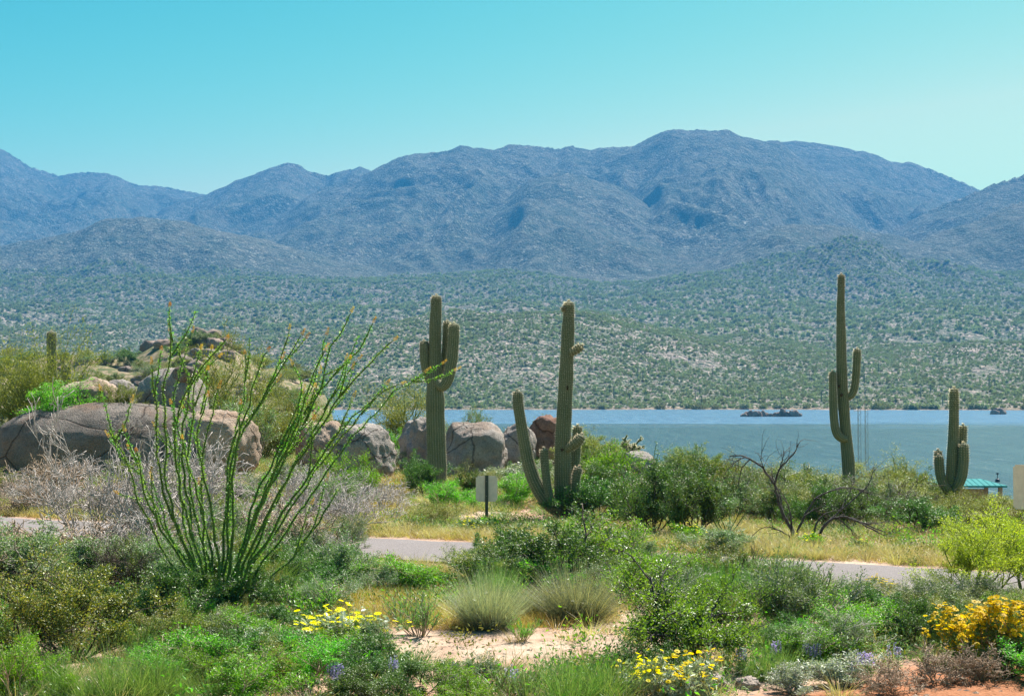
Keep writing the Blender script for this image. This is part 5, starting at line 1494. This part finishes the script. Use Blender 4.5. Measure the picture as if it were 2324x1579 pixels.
# saguaros one can make out on the far hillside
b = Buf(); tube(b, [[0,0,-0.5],[0,0,2.5],[0,0,5.6],[0,0,5.9]], [0.26,0.3,0.25,0.1], 8); m1 = b.mesh("far_saguaro", M['saguaro'], True)
b = Buf(); tube(b, [[0,0,-0.5],[0,0,2.5],[0,0,6.2],[0,0,6.5]], [0.26,0.3,0.25,0.1], 8); tube(b, [[0,0,2.6],[0.7,0,2.7],[0.85,0,3.4],[0.85,0,4.8]], [0.18,0.2,0.2,0.12], 6); m2 = b.mesh("far_saguaro", M['saguaro'], True)
for k in range(70):
    d = 870 + 330 * r.random() ** 1.3; x = r.uniform(-0.1, 0.39) * d; z = float(far_h(np.array([x]), np.array([d]))[0])
    if z < -8: continue
    o = obj("saguaro", m1 if k % 3 else m2, None, "tiny distant saguaro on the hillside across the lake", "saguaro", "saguaros across the lake", None, (x, d, z)); o.rotation_euler = (0, 0, r.uniform(0, 6.28)); s_ = r.uniform(0.7, 1.2); o.scale = (s_, s_, s_)
# rounder trees on the far waterline
tk = [clump("shore_tree", 11, M['scrub_olive'], 260, 0.2), clump("shore_tree", 12, M['scrub_far'], 260, 0.2)]
for k in range(34):
    px = r.choice([r.uniform(1980, 2140), r.uniform(1300, 2380), r.uniform(800, 2380)]); x0 = (px - 1162) / F
    ds = np.linspace(835, 920, 80); zs = far_h(x0 * ds, ds); i = int(np.argmax(zs > -9.0)); d = ds[i] + r.uniform(1, 6)
    z = float(far_h(np.array([x0 * d]), np.array([d]))[0]); s_ = r.uniform(4, 8.5)
    o = obj("shore_bush", tk[k % 2], None, "rounded distant bush growing on the far waterline", "bush", "bushes along the far waterline", None, (x0 * d, d, z - 0.3)); o.scale = (s_, s_, s_ * 0.75)

# near ground cover
def near_points(n, d0, d1, t0=-0.42, t1=0.42):
    d = np.sqrt(rng.uniform(d0 * d0, d1 * d1, n)); t = rng.uniform(t0, t1, n); x = t * d
    rdist = np.abs((d - (23.95 - 0.49 * (x + 0.6))) * 0.898)
    k = rdist > 1.85
    return x[k], d[k]
def to_py(x, d): return 885 + (CAMZ - ground(x, d)) / d * F
def cover(name, n, d0, d1, protos, s0, s1, dens, seed, road_gap=0.0):
    x, d = near_points(n, d0, d1); px = 1162 + F * x / d; py = to_py(x, d)
    p_ = dens(x, d, px, py); k = rng.rand(len(x)) < p_; x = x[k]; d = d[k]
    scatter(name, np.stack([x, d, ground(x, d) - 0.01], 1), rng.uniform(s0, s1, len(x)), protos, seed)
def bare(px, py):
    a = sstep(1.15, 0.85, ((px - 1150) / 290) ** 2 + ((py - 1455) / 62) ** 2)
    b = sstep(0, 1, (py - (1520 + (2324 - px) * 0.035)) / 15) * sstep(1580, 1700, px)
    c = sstep(1.2, 0.7, ((px - 885) / 48) ** 2 + ((py - 1120) / 48) ** 2)
    return np.clip(a + b + 0.8 * c, 0, 1)
def gmesh(seed, mat, n, H, lean, W, r_):
    rg = np.random.RandomState(seed); az = rg.uniform(0, 6.28, n); rr = r_ * np.sqrt(rg.rand(n)); b = Buf()
    blades(b, np.stack([rr * np.cos(az), rr * np.sin(az), 0 * az], 1), az, lean * np.sqrt(rg.rand(n)), H * rg.uniform(0.5, 1.1, n), W, rg, 0.9)
    return b.mesh("tuft", M[mat])
dry = [gmesh(k, 'blade_dry', 60, 0.26, 1.0, 0.006, 0.08) for k in range(3)] + [gmesh(5, 'blade_gold', 60, 0.2, 1.0, 0.006, 0.1)]
grn = [gmesh(20 + k, 'blade_green', 60, 0.26, 0.9, 0.007, 0.1) for k in range(2)] + [gmesh(24, 'blade_grey', 60, 0.24, 1.0, 0.006, 0.1)]
def herb(seed, mat, n=110, L=0.035):
    rg = np.random.RandomState(seed); b = Buf(); P = rg.normal(size=(n, 3)) * np.array([0.09, 0.09, 0.05]); P[:, 2] = np.abs(P[:, 2]) * 1.6
    leaves(b, P, rg.normal(size=(n, 3)) + np.array([0, 0, 0.7]), L, L * 0.4, rg, 0.2); return b.mesh("herb", M[mat])
hb = [herb(1, 'leaf_bright'), herb(2, 'leaf_grey'), herb(3, 'leaf_dark'), herb(4, 'leaf_olive')]
patch = lambda x, d, s, o: 0.5 + 0.9 * fbm(x / s, d / s, o, 3)
cover("dry_grass", 21000, 12, 58, dry, 0.6, 1.4, lambda x, d, px, py: np.clip(0.15 + patch(x, d, 3.0, 1.5), 0.04, 1) * (1 - 0.82 * bare(px, py)), 11)
cover("green_grass", 11500, 12, 60, grn, 0.6, 1.5, lambda x, d, px, py: np.clip(patch(x, d, 2.2, 4.5), 0.03, 1) * (1 - 0.97 * bare(px, py)), 12)
cover("low_herbs", 15000, 12, 60, hb, 0.7, 1.8, lambda x, d, px, py: np.clip(patch(x, d, 2.0, 8.5), 0.03, 1) * (1 - 0.95 * bare(px, py)), 13)
def goldz(px, py): return np.clip(1.2 - ((px - 830) / 130) ** 2 - ((py - 1372) / 40) ** 2, 0, 1) + np.clip(1.1 - ((px - 885) / 50) ** 2 - ((py - 1130) / 50) ** 2, 0, 1) + np.clip(1 - ((px - 1050) / 330) ** 2 - ((py - 1405) / 22) ** 2, 0, 1) * 0.7
gold = [gmesh(30 + k, 'blade_gold', 70, 0.2, 1.1, 0.006, 0.1) for k in range(2)]
cover("golden_grass", 160000, 14, 42, gold, 0.6, 1.2, lambda x, d, px, py: 1.0 * np.clip(goldz(px, py), 0, 1), 15)
def verge(x, d, px, py):
    rd = np.abs((d - road_y(x)) * 0.898); return sstep(1.7, 1.95, rd) * sstep(4.2, 2.2, rd) * 0.8
cover("verge_grass", 26000, 17, 38, dry, 0.7, 1.3, verge, 16)
pk = [rock_mesh("pebble", (1, 0.8, 0.6), 970 + k, M['granite_tan'], 1, 0.2, 2, 3.0) for k in range(3)] + [rock_mesh("pebble", (1, 0.8, 0.6), 975, M['granite_slab'], 1, 0.2, 2, 3.0)]
cover("pebbles", 26000, 12, 40, pk, 0.015, 0.085, lambda x, d, px, py: 0.25 + 0.75 * bare(px, py), 14)
